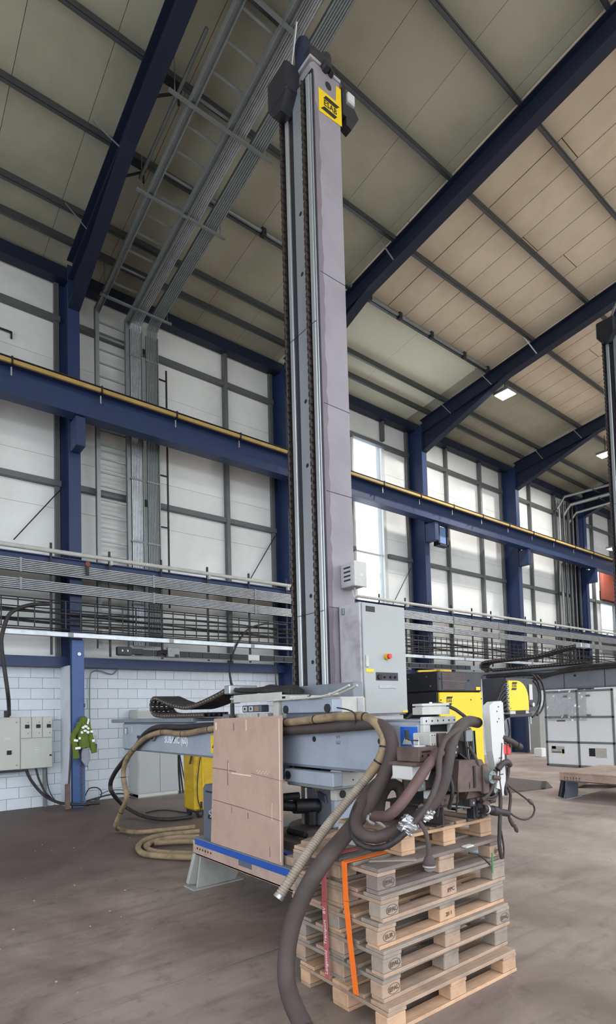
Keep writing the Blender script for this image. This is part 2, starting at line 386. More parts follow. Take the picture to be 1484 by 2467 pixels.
def window(name, wn, transoms, mulls):
    w = thing(name, (wn[0], YW, wn[2]), kind='structure'); x0, x1, z0, z1 = wn
    f = MB()
    f.box(x0-.06, x1+.06, YW-.05, YW+.12, z0-.08, z0, .005).box(x0-.06, x1+.06, YW-.05, YW+.12, z1, z1+.1, .005).box(x0-.08, x0, YW-.05, YW+.12, z0, z1, .005).box(x1, x1+.13, YW-.05, YW+.12, z0, z1, .005)
    f.build('frame', m_white, w)
    for z in transoms: MB().box(x0, x1, YW+.02, YW+.09, z-.03, z+.03, .004).build('transom', m_white, w)
    for x in mulls: MB().box(x-.03, x+.03, YW+.02, YW+.09, z0, z1, .004).build('mullion', m_white, w)
    zz = [z0]+list(transoms)+[z1]
    for a, b in zip(zz[:-1], zz[1:]): MB().box(x0, x1, YW+.05, YW+.056, a, b).build('pane', m_glass, w)
m_glass = film('window_glass', (.93, .95, .96), .06)
window('window_1', WIN, (6.62,), ())
window('window_2', WI2, (5.35,), (29.6,))
# end walls, roof
w = MB().box(XR-.1, XR+.1, YB, YW+.2, 0, 12.9).build('wall_right', m_panel, None); w['kind'] = 'structure'
w = MB().box(XL-.1, XL+.1, YB, YW+.2, LEFT_H, 12.9).box(XL-.1, XL+.1, 9.5, YW+.2, 0, LEFT_H).build('wall_left', m_panel, None); w['kind'] = 'structure'   # unseen opening below, added to light the left-facing sides
w = MB().box(XL, XR, YB-.1, YB+.1, FRONT_H, 12.4).build('wall_front', m_panel, None); w['kind'] = 'structure'  # unseen; brought down to narrow the front opening and cut incoming light
ce = thing('ceiling', (0, 6, 11.5), kind='structure')
def rstrip(x0, x1, y0, y1, mat, g, t=.02, dz=0.0):
    z0, z1 = roofz(y0)+.2+dz, roofz(y1)+.2+dz
    P = [V(x, y, z) for x in (x0+g, x1-g) for y, z in ((y0+g, z0), (y1-g, z1))]
    mb = MB().prism([P[0], P[1], P[3], P[2]], V(0, 0, t)); return mb.build('panel', mat, ce)
sl = MB()
for y0, y1 in ((YR, YW+.3),):
    sl.prism([V(XL, y0, roofz(y0)+.225), V(XL, y1, roofz(y1)+.225), V(XR, y1, roofz(y1)+.225), V(XR, y0, roofz(y0)+.225)], V(0, 0, .12))
sl.build('roof_deck', m_roofB, ce)
x = XL
while x < 8.85:
    x1 = min(x+1.15, 8.9); rstrip(x, x1, YR, YW+.2, m_roofL, .004); x = x1
x = 8.9
while x < 31:
    x1 = x+.62
    far = 9.14 if x < 25 else 7.7
    yj = random.uniform(3.5, 8.2)
    for a, b in ((YR, yj), (yj, far)): rstrip(x, x1, a, b, m_roofR, .010, dz=random.uniform(-.003, .003))
    x = x1
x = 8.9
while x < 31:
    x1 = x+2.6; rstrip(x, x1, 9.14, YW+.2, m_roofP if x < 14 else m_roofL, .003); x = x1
rstrip(31.2, XR, YR, YW+.2, m_roofR, .004)
# southern slope: opaque deck with an unseen gap added to brighten the hall
b2 = MB(); zr = roofz(YR)+.2
ROOF_GAP = (-9.3, -3.6)
def zs2(y): return zr+y*.13
for y0, y1 in ((YB, ROOF_GAP[0]), (ROOF_GAP[1], YR)):
    b2.prism([V(XL, y0, zs2(y0)), V(XL, y1, zs2(y1)), V(XR, y1, zs2(y1)), V(XR, y0, zs2(y0))], V(0, 0, .12))
if SKYX > XL+.1: b2.prism([V(XL, ROOF_GAP[0], zs2(ROOF_GAP[0])), V(XL, ROOF_GAP[1], zs2(ROOF_GAP[1])), V(SKYX, ROOF_GAP[1], zs2(ROOF_GAP[1])), V(SKYX, ROOF_GAP[0], zs2(ROOF_GAP[0]))], V(0, 0, .12))
b2.build('roof_deck', m_roofR, ce)

# steel frame
def ibeam_profile(mb, p0, p1, depth, width, tf=.02, tw=.014, up=V(0, 0, 1)):
    p0, p1 = Vector(p0), Vector(p1); n = (p1-p0).normalized(); sd = n.cross(up).normalized(); t = sd.cross(n)
    c = (p0+p1)/2; u = (p1-p0)/2
    mb.obox(c+t*(depth/2-tf/2), u, sd*width/2, t*tf/2); mb.obox(c-t*(depth/2-tf/2), u, sd*width/2, t*tf/2); mb.obox(c, u, sd*tw/2, t*(depth/2-tf))
for k in range(-2, 7):
    x0 = PX0+BAY*k; xc = x0+.115
    mb = MB()
    mb.box(x0, x0+.23, 11.6, 11.625, 0, 11.0).box(x0, x0+.23, 12.19, 12.215, 0, 11.0).box(xc-.01, xc+.01, 11.62, 12.2, 0, 11.0)
    p = mb.build('steel_column', m_blue, None); tag(p, kind='structure')
    mb = MB()
    y0, y1 = 11.62, YR
    ibeam_profile(mb, (xc, y0, roofz(y0)-.23), (xc, y1, roofz(y1)-.23), .44, .23)
    # haunch
    mb.prism([V(xc-.01, 11.6, roofz(11.6)-.42), V(xc-.01, 11.6, roofz(11.6)-1.05), V(xc-.01, 8.6, roofz(8.6)-.43)], V(.02, 0, 0))
    mb.bar((xc, 11.6, roofz(11.6)-1.05), (xc, 8.5, roofz(8.5)-.44), .23, .02)
    ibeam_profile(mb, (xc, y1, roofz(y1)-.23), (xc, YB, zs2(YB)-.43), .44, .23)
    r = mb.build('rafter_beam', m_dblue, None); tag(r, kind='structure')
for i, y in enumerate((11.33, 10.65, 9.14, 7.74, 6.27, 4.8, 3.33, 1.86, .4)):
    z = roofz(y); mb = MB()
    mb.box(XL, XR, y-.003, y+.003, z, z+.19).box(XL, XR, y-.065, y, z, z+.006).box(XL, XR, y-.065, y-.061, z, z+.02).box(XL, XR, y, y+.065, z+.184, z+.19)
    tag(mb.build('purlin_beam', m_purlin, None), kind='structure')
tag(MB().box(XL, XR, 11.95, 12.2, 10.93, 11.2).build('eaves_beam', m_dblue), kind='structure')
tag(MB().box(XL, XR, 11.98, 12.22, 2.80, 2.86).box(XL, XR, 12.18, 12.22, 2.86, 3.02).box(XL, XR, 11.98, 12.0, 2.86, 3.0).build('sill_beam', m_blue), kind='structure')
n_t = 0
def trim(*b, mat=m_rail):
    global n_t; n_t += 1
    tag(MB().box(*b, .004).build('trim_%d' % n_t, mat), kind='structure')
for k in range(-2, 6):
    a = PX0+.23+BAY*k; b = PX0+BAY*(k+1)
    for z in (6.62, 10.15):
        if k == 1 and z == 6.62:
            trim(a, WIN[0]-.08, 12.12, 12.24, z-.06, z+.06); trim(WIN[1]+.13, b, 12.12, 12.24, z-.06, z+.06)
        else: trim(a, b, 12.12, 12.24, z-.06, z+.06)
    xm = a+(b-a)*.715
    if k == 1: xm = WIN[1]+.02; trim(xm-.05, xm+.05, 12.1, 12.24, WIN[3]+.1, 10.93)
    else: trim(xm-.05, xm+.05, 12.1, 12.24, 3.0, 10.93)
    if k >= 2: trim(a+1.7, a+1.78, 12.1, 12.24, 3.0, 10.93)
    trim(b-.12, b-.02, 12.15, 12.24, 3.0, 10.93)
for (pa, pb) in (((2.4, 12.15, 5.3), (3.28, 12.15, 6.5)), ((7.75, 12.15, 4.95), (8.75, 12.15, 6.5)), ((13.2, 12.15, 5.0), (14.2, 12.15, 6.4))):
    tag(MB().cyl(pa, pb, .012, 6).build('brace_beam', m_dark), kind='structure')
for p0, p1 in (((3.33, 9.0, roofz(9.0)+.1), (3.33, 8.72, roofz(8.8)-.4)), ((3.33, 10.6, roofz(10.6)+.1), (3.33, 10.4, roofz(10.4)-.42)), ((8.8, 7.9, roofz(7.9)+.15), (8.8, 7.72, roofz(7.7)-.42)),
               ((14.28, 9.28, roofz(9.28)+.12), (14.28, 8.98, roofz(9)-.44)), ((14.28, 10.75, roofz(10.75)+.1), (14.28, 10.42, roofz(10.5)-.46)), ((14.28, 7.8, roofz(7.8)+.12), (14.28, 7.58, roofz(7.6)-.44)), ((19.76, 9.3, roofz(9.3)+.12), (19.76, 9.0, roofz(9)-.44)), ((19.76, 10.7, roofz(10.7)+.12), (19.76, 10.45, roofz(10.5)-.44))):
    tag(MB().bar((p0[0]-.35, p0[1], p0[2]), p1, .04, .006).build('fly_brace_beam', m_galv), kind='structure')

# ------------------------------------------------------------------ crane runway
cb = thing('crane_runway_beam', (15, 11.25, 8.0), 'long blue crane runway girder bracketed off the wall columns', 'beam')
mb = MB(); ibeam_profile(mb, (XL, 11.3, 8.0), (XR, 11.3, 8.0), .6, .3, .025, .016); mb.build('girder', m_blue, cb)
MB().box(XL, XR, 11.27, 11.33, 8.3, 8.35).build('crane_rail', m_dark, cb)
for k in range(-1, 5):
    x0 = PX0+BAY*k
    MB().box(x0+.02, x0+.21, 11.2, 11.6, 7.1, 7.69, .01).build('bracket', m_blue, cb)
cr = thing('conductor_rail', (15, 11.0, 8.3), 'yellow insulated conductor rail clipped along top of the blue crane girder', 'rail')
MB().box(XL, XR, 11.06, 11.12, 8.24, 8.32, .008).build('conductor', m_yrail, cr)
MB().box(XL, XR, 11.05, 11.13, 8.33, 8.345).build('cover', m_dark, cr)
for i in range(16):
    x = .55+1.62*i
    c = MB().box(x-.015, x+.015, 11.04, 11.16, 8.22, 8.36).build('clip', m_dark, cr)
    MB().box(x-.012, x+.012, 11.135, 11.15, 8.04, 8.2).build('clip_tail', m_galv, c)

# ------------------------------------------------------------------ service rack along the wall
YK = 11.45
def kz(z): return EYE+(z-EYE)*(YK/11.6)
X0, X1 = -2.0, 31.0
t = thing('handrail_pipe', (5, YK, kz(5.05)), 'long white pipe running along the top of the wall service rack', 'pipe')
MB().cyl((X0, YK, kz(5.03)), (X1, YK, kz(5.03)), .045, 12).build('pipe', m_cream, t, smooth=40)
for i in range(24):
    x = 4.07+1.13*(i-1)
    if i % 2: MB().box(x-.03, x+.03, YK-.055, YK+.03, kz(4.90), kz(4.99), .006).build('clamp', m_cream, t)
tag(MB().box(X0, X1, YK+.12, YK+.14, kz(4.74), kz(4.95)).box(X0, X1, YK+.06, YK+.14, kz(4.93), kz(4.95)).build('support_channel', m_blue), 'blue steel channel behind the white pipe on the wall rack', 'channel')
for nm, za, zb, lab in (('upper', 4.8, 4.55, 'upper bank of silver conduits strapped side by side on the wall rack'), ('lower', 4.42, 4.21, 'lower bank of silver conduits above the wire mesh tray')):
    t = thing('conduit_bank', (5, YK, kz(zb)), lab, 'conduits', 'conduit banks on the wall rack')
    n = 7 if nm == 'upper' else 6
    for i in range(n):
        z = kz(zb+(za-zb)*(i+.5)/n); MB().cyl((X0, YK-.03, z), (X1, YK-.03, z), .0155, 8).build('conduit', m_galv, t, smooth=50)
    MB().box(X0, X1, YK, YK+.02, kz(zb), kz(za)).build('backing', m_dark, t)
    for i in range(12): MB().box(2.35+2.6*i, 2.39+2.6*i, YK-.055, YK+.02, kz(zb)-.01, kz(za)+.01).build('strap', m_galvd, t)
ORD = ('leftmost second third fourth fifth sixth seventh eighth ninth tenth eleventh twelfth thirteenth fourteenth fifteenth sixteenth seventeenth eighteenth nineteenth twentieth').split()
for i in range(20):
    x = 2.92+1.13*i
    tag(MB().box(x-.02, x+.02, YK+.02, YK+.06, kz(3.0), kz(5.2), .003).build('hanger_strut', m_dark), 'dark slotted upright of the wall service rack, %s' % ('leftmost of all' if i == 0 else ORD[i]+' from its left end'), 'strut', 'uprights of the wall service rack')
t = thing('mesh_cable_tray', (5, YK, kz(3.5)), 'open wire mesh cable tray carrying black cables along the wall', 'cable tray')
for z in (4.05, 3.88, 3.66, 3.50): MB().cyl((X0, YK-.05, kz(z)), (X1, YK-.05, kz(z)), .012, 6).build('tray_wire', m_dark, t)
for z in (4.05, 3.5): MB().cyl((X0, YK+.2, kz(z)), (X1, YK+.2, kz(z)), .012, 6).build('tray_wire', m_dark, t)
for i in range(90):
    x = 1.2+.28*i
    MB().bar((x, YK-.055, kz(3.49)), (x, YK-.055, kz(4.06)), .022, .01, up=(0, 1, 0)).build('tray_hoop', m_dark, t)
for i in range(6):
    pts = []
    for j in range(34):
        x = X0+j; pts.append(V(x, YK+.0+.03*(i % 3), kz(3.6+.055*i+.05*math.sin(x*.9+i*1.7))))
    hose('tray_cable', pts, .016+.004*(i % 2), m_black, None, n=7, step=.3, parent=t)
t = thing('flat_rail', (5, YK, kz(3.4)), 'silver flat rail under the wire mesh cable tray', 'rail')
MB().box(X0, X1, YK-.07, YK+.05, kz(3.345), kz(3.44), .006).build('rail', m_galv, t)
for i in range(14): MB().box(1.1+2.1*i, 1.2+2.1*i, YK-.074, YK-.068, kz(3.35), kz(3.435)).build('joint_plate', m_galvd, t)
t = thing('trunking', (6, YK, kz(3.05)), 'narrow trunking of dark covers and white ends under the silver flat rail', 'trunking')
MB().box(4.2, 30, YK-.02, YK+.06, kz(3.03), kz(3.19)).build('tray_bottom', m_galvd, t)
x = 4.2; i = 0
while x < 16:
    w = (.34, .42, .3, .5)[i % 4]
    MB().box(x+.012, x+w-.012, YK-.05, YK-.02, kz(3.045), kz(3.175), .004).build('cover', m_white if i in (0, 8) else m_dark, t); x += w; i += 1
for nm, x, w, lab, mt in (('junction_box', 4.28, .3, 'small black junction box with two pale marks on the wall trunking', m_blackp), ('isolator_box', 5.36, .27, 'small grey isolator box with a black switch on the wall trunking', m_galvd)):
    t = thing(nm, (x, YK-.1, kz(3.0)), lab, 'box')
    MB().box(x-w/2, x+w/2, YK-.16, YK-.05, kz(3.03), kz(3.2 if nm[0] == 'j' else 3.24), .008).build('housing', mt, t)
    if nm[0] == 'j':
        for q in (-.05, .06): MB().box(x+q-.015, x+q+.015, YK-.164, YK-.16, kz(3.1), kz(3.14)).build('mark', m_white, t)
        MB().box(x+.15, x+.4, YK-.12, YK-.05, kz(3.06), kz(3.18), .006).build('side_box', m_dark, t)
    else:
        MB().box(x+.02, x+.1, YK-.2, YK-.16, kz(3.03), kz(3.09), .01).build('switch', m_black, t); MB().disc((x-.07, YK-.16, kz(3.16)), (0, -1, 0), .015).build('indicator', m_red, t)
        for q in range(4): MB().tube(smoothp([(x-.13, YK-.1, kz(3.08)+q*.03), (x-.25, YK-.11, kz(3.12)+q*.02), (x-.34, YK-.05, kz(3.05)+q*.03)]), .012, 6).build('lead', m_black, t)
t = thing('valve', (3.57, YK-.06, kz(4.75)), 'small dark valve with red wheel hanging on the conduits near column', 'valve')
MB().cyl((3.57, YK-.06, kz(4.84)), (3.57, YK-.12, kz(4.84)), .05, 10).build('wheel', m_rust, t); MB().cyl((3.57, YK-.09, kz(4.62)), (3.57, YK-.09, kz(4.84)), .03, 8).build('body', m_dark, t)

# loops and drops from the rack
hose('power_cable', pxl('Y', YK-.1, (120, 1455), (70, 1458), (25, 1478), (6, 1525), (4, 1560), (12, 1620), (20, 1680), (22, 1722, 11.98)), .035, m_black, 'thick black cable dropping from the tray into the grey switch cabinet', 'cable')
hose('power_cable', pxl('Y', YK-.1, (690, 1505), (640, 1503), (600, 1515), (575, 1545), (560, 1580), (553, 1610), (556, 1640, 9.0), (563, 1665, 5.2)), .022, m_black, 'black cable sagging from the mesh tray down to the boom chain', 'cable')
hose('power_cable', pxl('Y', YK-.08, (664, 1600), (664, 1630, 9.0), (666, 1656, 4.6)), .012, m_black, 'thin black cable dropping straight down behind the boom chain tray', 'cable')
hose('conduit', pxl('Y', 12.19, (283, 1598), (282, 1612), (272, 1624), (258, 1622), (240, 1616), (224, 1618), (217, 1632), (216, 1700), (217, 1772)), .012, m_galvd, 'thin grey conduit bent down the white block wall to a socket', 'conduit', n=8)
t = thing('wall_socket', at(224, 1790, 'Y', 12.2), 'small grey socket with black plug on the wall behind the jacket', 'socket')
c = at(224, 1790, 'Y', 12.15); MB().box(c.x-.06, c.x+.06, 12.1, 12.23, c.z-.02, c.z+.16, .006).build('housing', m_cream, t); MB().box(c.x-.03, c.x+.05, 12.04, 12.1, c.z-.12, c.z-.02, .01).build('plug', m_black, t)

# vertical ladder and conduit runs, bending on to the roof slope
def run(y_off):                                   # path in (y, z) up the wall, then up the slope
    pts = [(11.95-y_off, 3.2), (11.95-y_off, 10.45)]
    return pts
def slope(y, d=.0): return 10.62+(11.9-y)*.145-d
t = thing('cable_ladder', (4.3, 11.95, 3.2), 'silver cable ladder climbing the wall and bending along the roof slope', 'ladder')
for x in (3.99, 4.655):
    w = .05
    MB().box(x-w, x+w, 11.93, 11.97, 3.2, 10.56).box(x-w, x-w+.006, 11.86, 11.95, 3.2, 10.56).build('rail', m_ladd, t)
    s = MB(); y1 = 1.0
    s.bar((x, 11.95, 10.54), (x, y1, slope(y1)), w*2, .03); s.bar((x-w, 11.95, 10.52), (x-w, y1, slope(y1)-.03), .008, .1); s.bar((x+w, 11.95, 10.52), (x+w, y1, slope(y1)-.03), .008, .1); s.build('rail', m_ladd, t)
z = 3.4
while z < 10.5:
    MB().box(4.04, 4.6, 11.935, 11.96, z-.018, z+.018).build('rung', m_ladd, t); z += .3
y = 11.6
while y > 1.2:
    MB().bar((4.04, y, slope(y)), (4.6, y, slope(y)), .035, .02).build('rung', m_ladd, t); y -= .42
for ci, (xa, xb) in enumerate(((4.71, 4.96), (5.08, 5.34))):
    t = thing('conduit_riser', (xa, 11.9, 3.2), ('bank of silver conduits rising beside the cable ladder and along the roof', 'bank of silver conduits rising right of the other riser, nearest the thin pole')[ci], 'conduits', 'conduit risers beside the ladder')
    n = 7; y1 = 1.0
    for i in range(n):
        x = xa+(xb-xa)*(i+.5)/n
        pts = [V(x, 11.9, 3.3), V(x, 11.9, 10.3), V(x, 11.86, 10.52), V(x, 11.65, 10.62), V(x, y1, slope(y1))]
        MB().tube(pts, .0175, 8).build('conduit', m_galvd if ci else m_galv, t, smooth=50)
    MB().box(xa, xb, 11.92, 11.94, 3.3, 10.4).bar(((xa+xb)/2, 11.7, 10.68), ((xa+xb)/2, y1, slope(y1)+.03), xb-xa, .012).build('backing', m_galvd, t)
    for z in (4.2, 5.6, 7.0, 8.4, 9.8): MB().box(xa-.02, xb+.02, 11.87, 11.92, z-.02, z+.02).build('strap', m_galvd, t)
    MB().box(xb+.0, xb+.02, 11.86, 11.93, 3.3, 10.4).build('edge', m_galvd, t)
t = thing('service_pole', (5.57, 11.9, 4.0), 'thin dark pole with short arms beside the conduit risers on the wall', 'pole')
MB().bar((5.57, 11.92, 4.2), (5.57, 11.92, 9.75), .035, .03, up=(0, 1, 0)).build('pole', m_dark, t)
for z in (9.5, 8.3, 7.25, 6.05, 5.0): MB().bar((5.34, 11.93, z), (5.57, 11.93, z), .03, .03).build('arm', m_dark, t)
for i, (y, xa, xb) in enumerate(((5.9, 3.4, 4.9), (7.46, 3.6, 5.5), (9.07, 3.74, 5.5), (11.45, 3.9, 5.5))):
    z = slope(y)-.115
    t = thing('hanger_channel', (4.4, y, z), ('slotted channel under the roof ladder at the top edge of view', 'slotted channel under the roof ladder, second from the column head', 'slotted channel under the roof ladder halfway down the slope', 'slotted channel under the ladder bend at the eaves')[i], 'channel')
    MB().bar((xa, y, z), (xb, y, z), .045, .04).build('channel', m_galvd, t)
    for x in (xa+.1, xb-.1): MB().cyl((x, y, z), (x, y, roofz(y)+.1), .008, 6).build('hanger_rod', m_galvd, t)
t = thing('roof_bracket_pipe', (3.85, 8.5, 11.2), 'thin grey pipe on dark triangular brackets beside the left rafter', 'pipe')
MB().cyl((3.84, 9.15, roofz(9.15)-.25), (3.84, 6.7, roofz(6.7)-.25), .03, 8).build('pipe', m_galvd, t, smooth=50)
for y in (9.14, 7.74):
    MB().bar((3.53, y, roofz(y)-.05), (3.95, y, roofz(y)-.05), .05, .05).bar((3.53, y-.02, roofz(y)-.42), (3.9, y, roofz(y)-.1), .03, .03).bar((3.9, y, roofz(y)-.05), (3.9, y, roofz(y)-.3), .03, .03).build('bracket', m_dark, t)
t = thing('roof_pipe', (10, 9.0, 11.3), 'long grey pipe with dark clamps slung under a roof purlin', 'pipe')
MB().cyl((4.9, 8.99, roofz(9.05)-.03), (8.78, 8.99, roofz(9.05)-.03), .035, 10).build('pipe', m_galvd, t, smooth=50)
MB().cyl((9.02, 8.99, roofz(9.05)-.03), (14.2, 8.99, roofz(9.05)-.03), .035, 10).build('pipe', m_galvd, t, smooth=50)
for x in (6.35, 9.35, 10.4, 11.6, 13.0, 14.1): MB().box(x-.05, x+.05, 8.93, 9.05, roofz(9)-.13, roofz(9)+.03, .01).build('clamp', m_dark, t)

# far end of the hall: riser bank, ducts, sign
t = thing('riser_bank', (24.3, 12.0, 3.2), 'dense bank of dark and silver pipes rising up the far end of the wall', 'pipes')
random.seed(3)
for i in range(14):
    x = 23.55+i*.13; MB().cyl((x, 12.0-.1*(i % 3), 3.2), (x, 12.0-.1*(i % 3), 10.6), .03+.02*(i % 2), 8).build('pipe', (m_dark, m_galvd, m_dark)[i % 3], t, smooth=50)
for i in range(3):
    t = thing('roof_duct', (24.2+i*.3, 10, 11), ('topmost of three silver ducts under the roof at the far end', 'middle of three silver ducts under the roof at the far end', 'lowest of three silver ducts under the roof at the far end')[i], 'duct')
    MB().tube([(23.6+i*.5, 11.95, 10.2-i*.2), (23.8+i*.5, 11.7, 10.72-.25*i), (25.5+i*.3, 8.2, 11.15-.25*i), (25.6+i*.3, 5.0, 11.5-.25*i)], (.06, .075, .055)[i], 10).build('duct', m_galvd, t, smooth=50)
    for y in (10.6, 9.2): MB().box(24.0+i*.5, 25.6+i*.3, y-.02, y+.02, 10.72-.25*i, 10.75-.25*i).build('support', m_dark, t)
tag(MB().box(27.9, 31.4, 12.05, 12.2, 6.75, 8.35, .02).build('wall_cabinet', m_rust), 'red-brown steel panel above the far window at the hall end', 'panel')
t = thing('service_box', (14.95, 11.45, 7.1), 'small light blue box in dark frame under the crane girder', 'box')
MB().box(14.78, 15.1, 11.4, 11.55, 7.12, 7.66, .01).build('front', M('light_blue_box', (110, 140, 190), .5), t)
MB().box(14.68, 14.76, 11.38, 11.58, 7.05, 7.7).box(15.12, 15.2, 11.38, 11.58, 7.05, 7.7).box(14.68, 15.2, 11.38, 11.58, 7.04, 7.1).build('frame', m_dark, t)
t = thing('camera_bracket', (2.25, 12.2, 9.5), 'small thin bracket sticking out of the cladding at the left', 'bracket')
MB().bar((1.9, 12.2, 9.53), (2.38, 12.2, 9.53), .03, .03).bar((2.38, 12.2, 9.4), (2.38, 12.2, 9.54), .03, .03, up=(0, 1, 0)).build('arm', m_dark, t)

t = thing('steel_post', (3.44, 11.56, 0), 'lighter blue bolted steel post in front of the left wall column', 'post')
MB().box(3.315, 3.55, 11.555, 11.598, 0, 3.3, .006).build('post_web', m_blue2, t)
MB().cyl((3.45, 11.555, 3.02), (3.45, 11.53, 3.02), .035, 12).build('bolt', m_galv, t)
for z in (2.0, .9): MB().box(3.53, 3.56, 11.55, 11.6, z-.04, z+.04, .004).build('clip', m_dark, t)
# high bay lamps
m_lamp = emit('lamp_lens', (1.0, .98, .94), 26.0)
def lamp(x, y, z, label, power=260, r=.25):
    t = thing('high_bay_lamp', (x, y, z), label, 'lamp', 'square high bay lamps under the roof')
    MB().box(x-r, x+r, y-r, y+r, z, z+.09, .02).build('housing', m_galvd, t); MB().box(x-r*.86, x+r*.86, y-r*.86, y+r*.86, z-.006, z).build('lens', m_lamp, t)
    MB().cyl((x, y, z+.09), (x, y, roofz(y)+.2), .012, 6).build('hanger', m_dark, t)
    ld = bpy.data.lights.new('lamp_light', 'AREA'); ld.energy = power; ld.size = r*1.6; ld.color = (1.0, .97, .92)
    lo = bpy.data.objects.new('lamp_light', ld); COL.objects.link(lo); lo.parent = t; lo.location = (0, 0, -.03)
p = at(1217, 951, 'Z', 10.95); lamp(p.x, p.y, p.z, 'bright square lamp beneath the third rafter, nearest of the lit lamps')
p = at(1458, 1096, 'Z', 10.95); lamp(p.x, p.y, p.z, 'bright square lamp half hidden by the second machine column')
p = at(1478, 1322, 'Y', 11.3); lamp(p.x, p.y, p.z, 'lowest bright lamp at the far end beside the second column', 120)


# ------------------------------------------------------------------ column and boom machines
def box_obj(name, mat, parent, *b, bev=.004): return MB().box(*b, bev).build(name, mat, parent)
def platform(dx, dy, blue, label):
    t = thing('machine_platform', (3.6+dx, 4.2+dy, 0), label, 'machine base')
    x0, x1, y0, y1 = 2.72+dx, 5.5+dx, 3.02+dy, 5.36+dy
    xm, yn, yf = 4.4+dx, 3.72+dy, 5.0+dy
    for a_, b_, c_, d_ in ((x0, xm, y0, y1), (xm, x1, yn, yf)): MB().box(a_, b_, c_, d_, .47, .5, .006).build('deck_plate', m_boomd if blue else m_pframe, t)
    MB().box(x0, x0+.02, y0, y1, .33, .47, .004).box(x0, x0+.1, y0, y1, .33, .345).build('side_channel', m_pframe, t)
    MB().box(x0+.02, xm, y1-.02, y1, .33, .47, .004).build('end_channel', m_pframe, t)
    MB().box(x1-.02, x1, yn, yf, .33, .47, .004).box(xm-.02, xm, y0, y1, .33, .47, .004).box(x0+.02, xm, y0, y0+.02, .33, .47, .004).build('frame_channel', m_boomd, t)
    if blue:
        MB().box(x0-.003, x0, y0+.05, y1-.05, .435, .496, .001).build('blue_band', m_bstripe, t)
        MB().box(x0-.002, x0, 4.25, 4.47, .385, .44, .001).build('blue_patch', m_gbox, t)
    for i in range(6): MB().disc((x0, y1-.1-.055*i, .40), (-1, 0, 0), .011, .002, 8).build('bolt_hole', m_ink, t)
    if not blue:
        for i in range(6): MB().disc((x0, y1-.1-.055*i, .365), (-1, 0, 0), .009, .002, 8).build('bolt_hole', m_ink, t)
    for yy, s in ((5.28+dy, -1), (3.3+dy, 1)):
        if s == 1: y_a, y_b = yy-.12, yy+.02
        else: y_a, y_b = yy, yy-.02
        lf = thing('foot_assembly', (x0, yy, 0)); lf.parent = t; lf.location = (x0-ORG[t.name].x, yy-ORG[t.name].y, 0); ORG[lf.name] = V(x0, yy, 0)
        lf.name = 'foot'; ORG[lf.name] = V(x0, yy, 0)
        a = yy
        MB().prism([V(x0+.03, a-.04, .33), V(x0+.46, a-.04, .33), V(x0+.46, a-.04, .08), V(x0+.42, a-.04, 0.0), V(x0-.02, a-.04, 0.0)], V(0, .03, 0)).build('gusset_plate', m_foot if blue else m_gbox, lf)
        MB().bar((x0+.05, a+.03, .33), (x0-.02, a+.06, .03), .14, .05, up=(0, 1, 0), b=.008).build('strut', m_foot if blue else m_dark, lf)
        MB().box(x0-.08, x0+.5, a-.08, a+.14, 0, .015).build('foot_plate', m_foot, lf)
    for xx in (x1-.3,):
        for yy in (4.7+dy, 3.95+dy): MB().box(xx, xx+.2, yy-.1, yy+.1, 0, .33, .01).build('rear_foot', m_foot, t)
    return t
platform(0, 0, True, 'steel machine base with blue-striped worn edge under the near column')
platform(7.68, .1, False, 'grey steel machine base on short feet under the second machine')

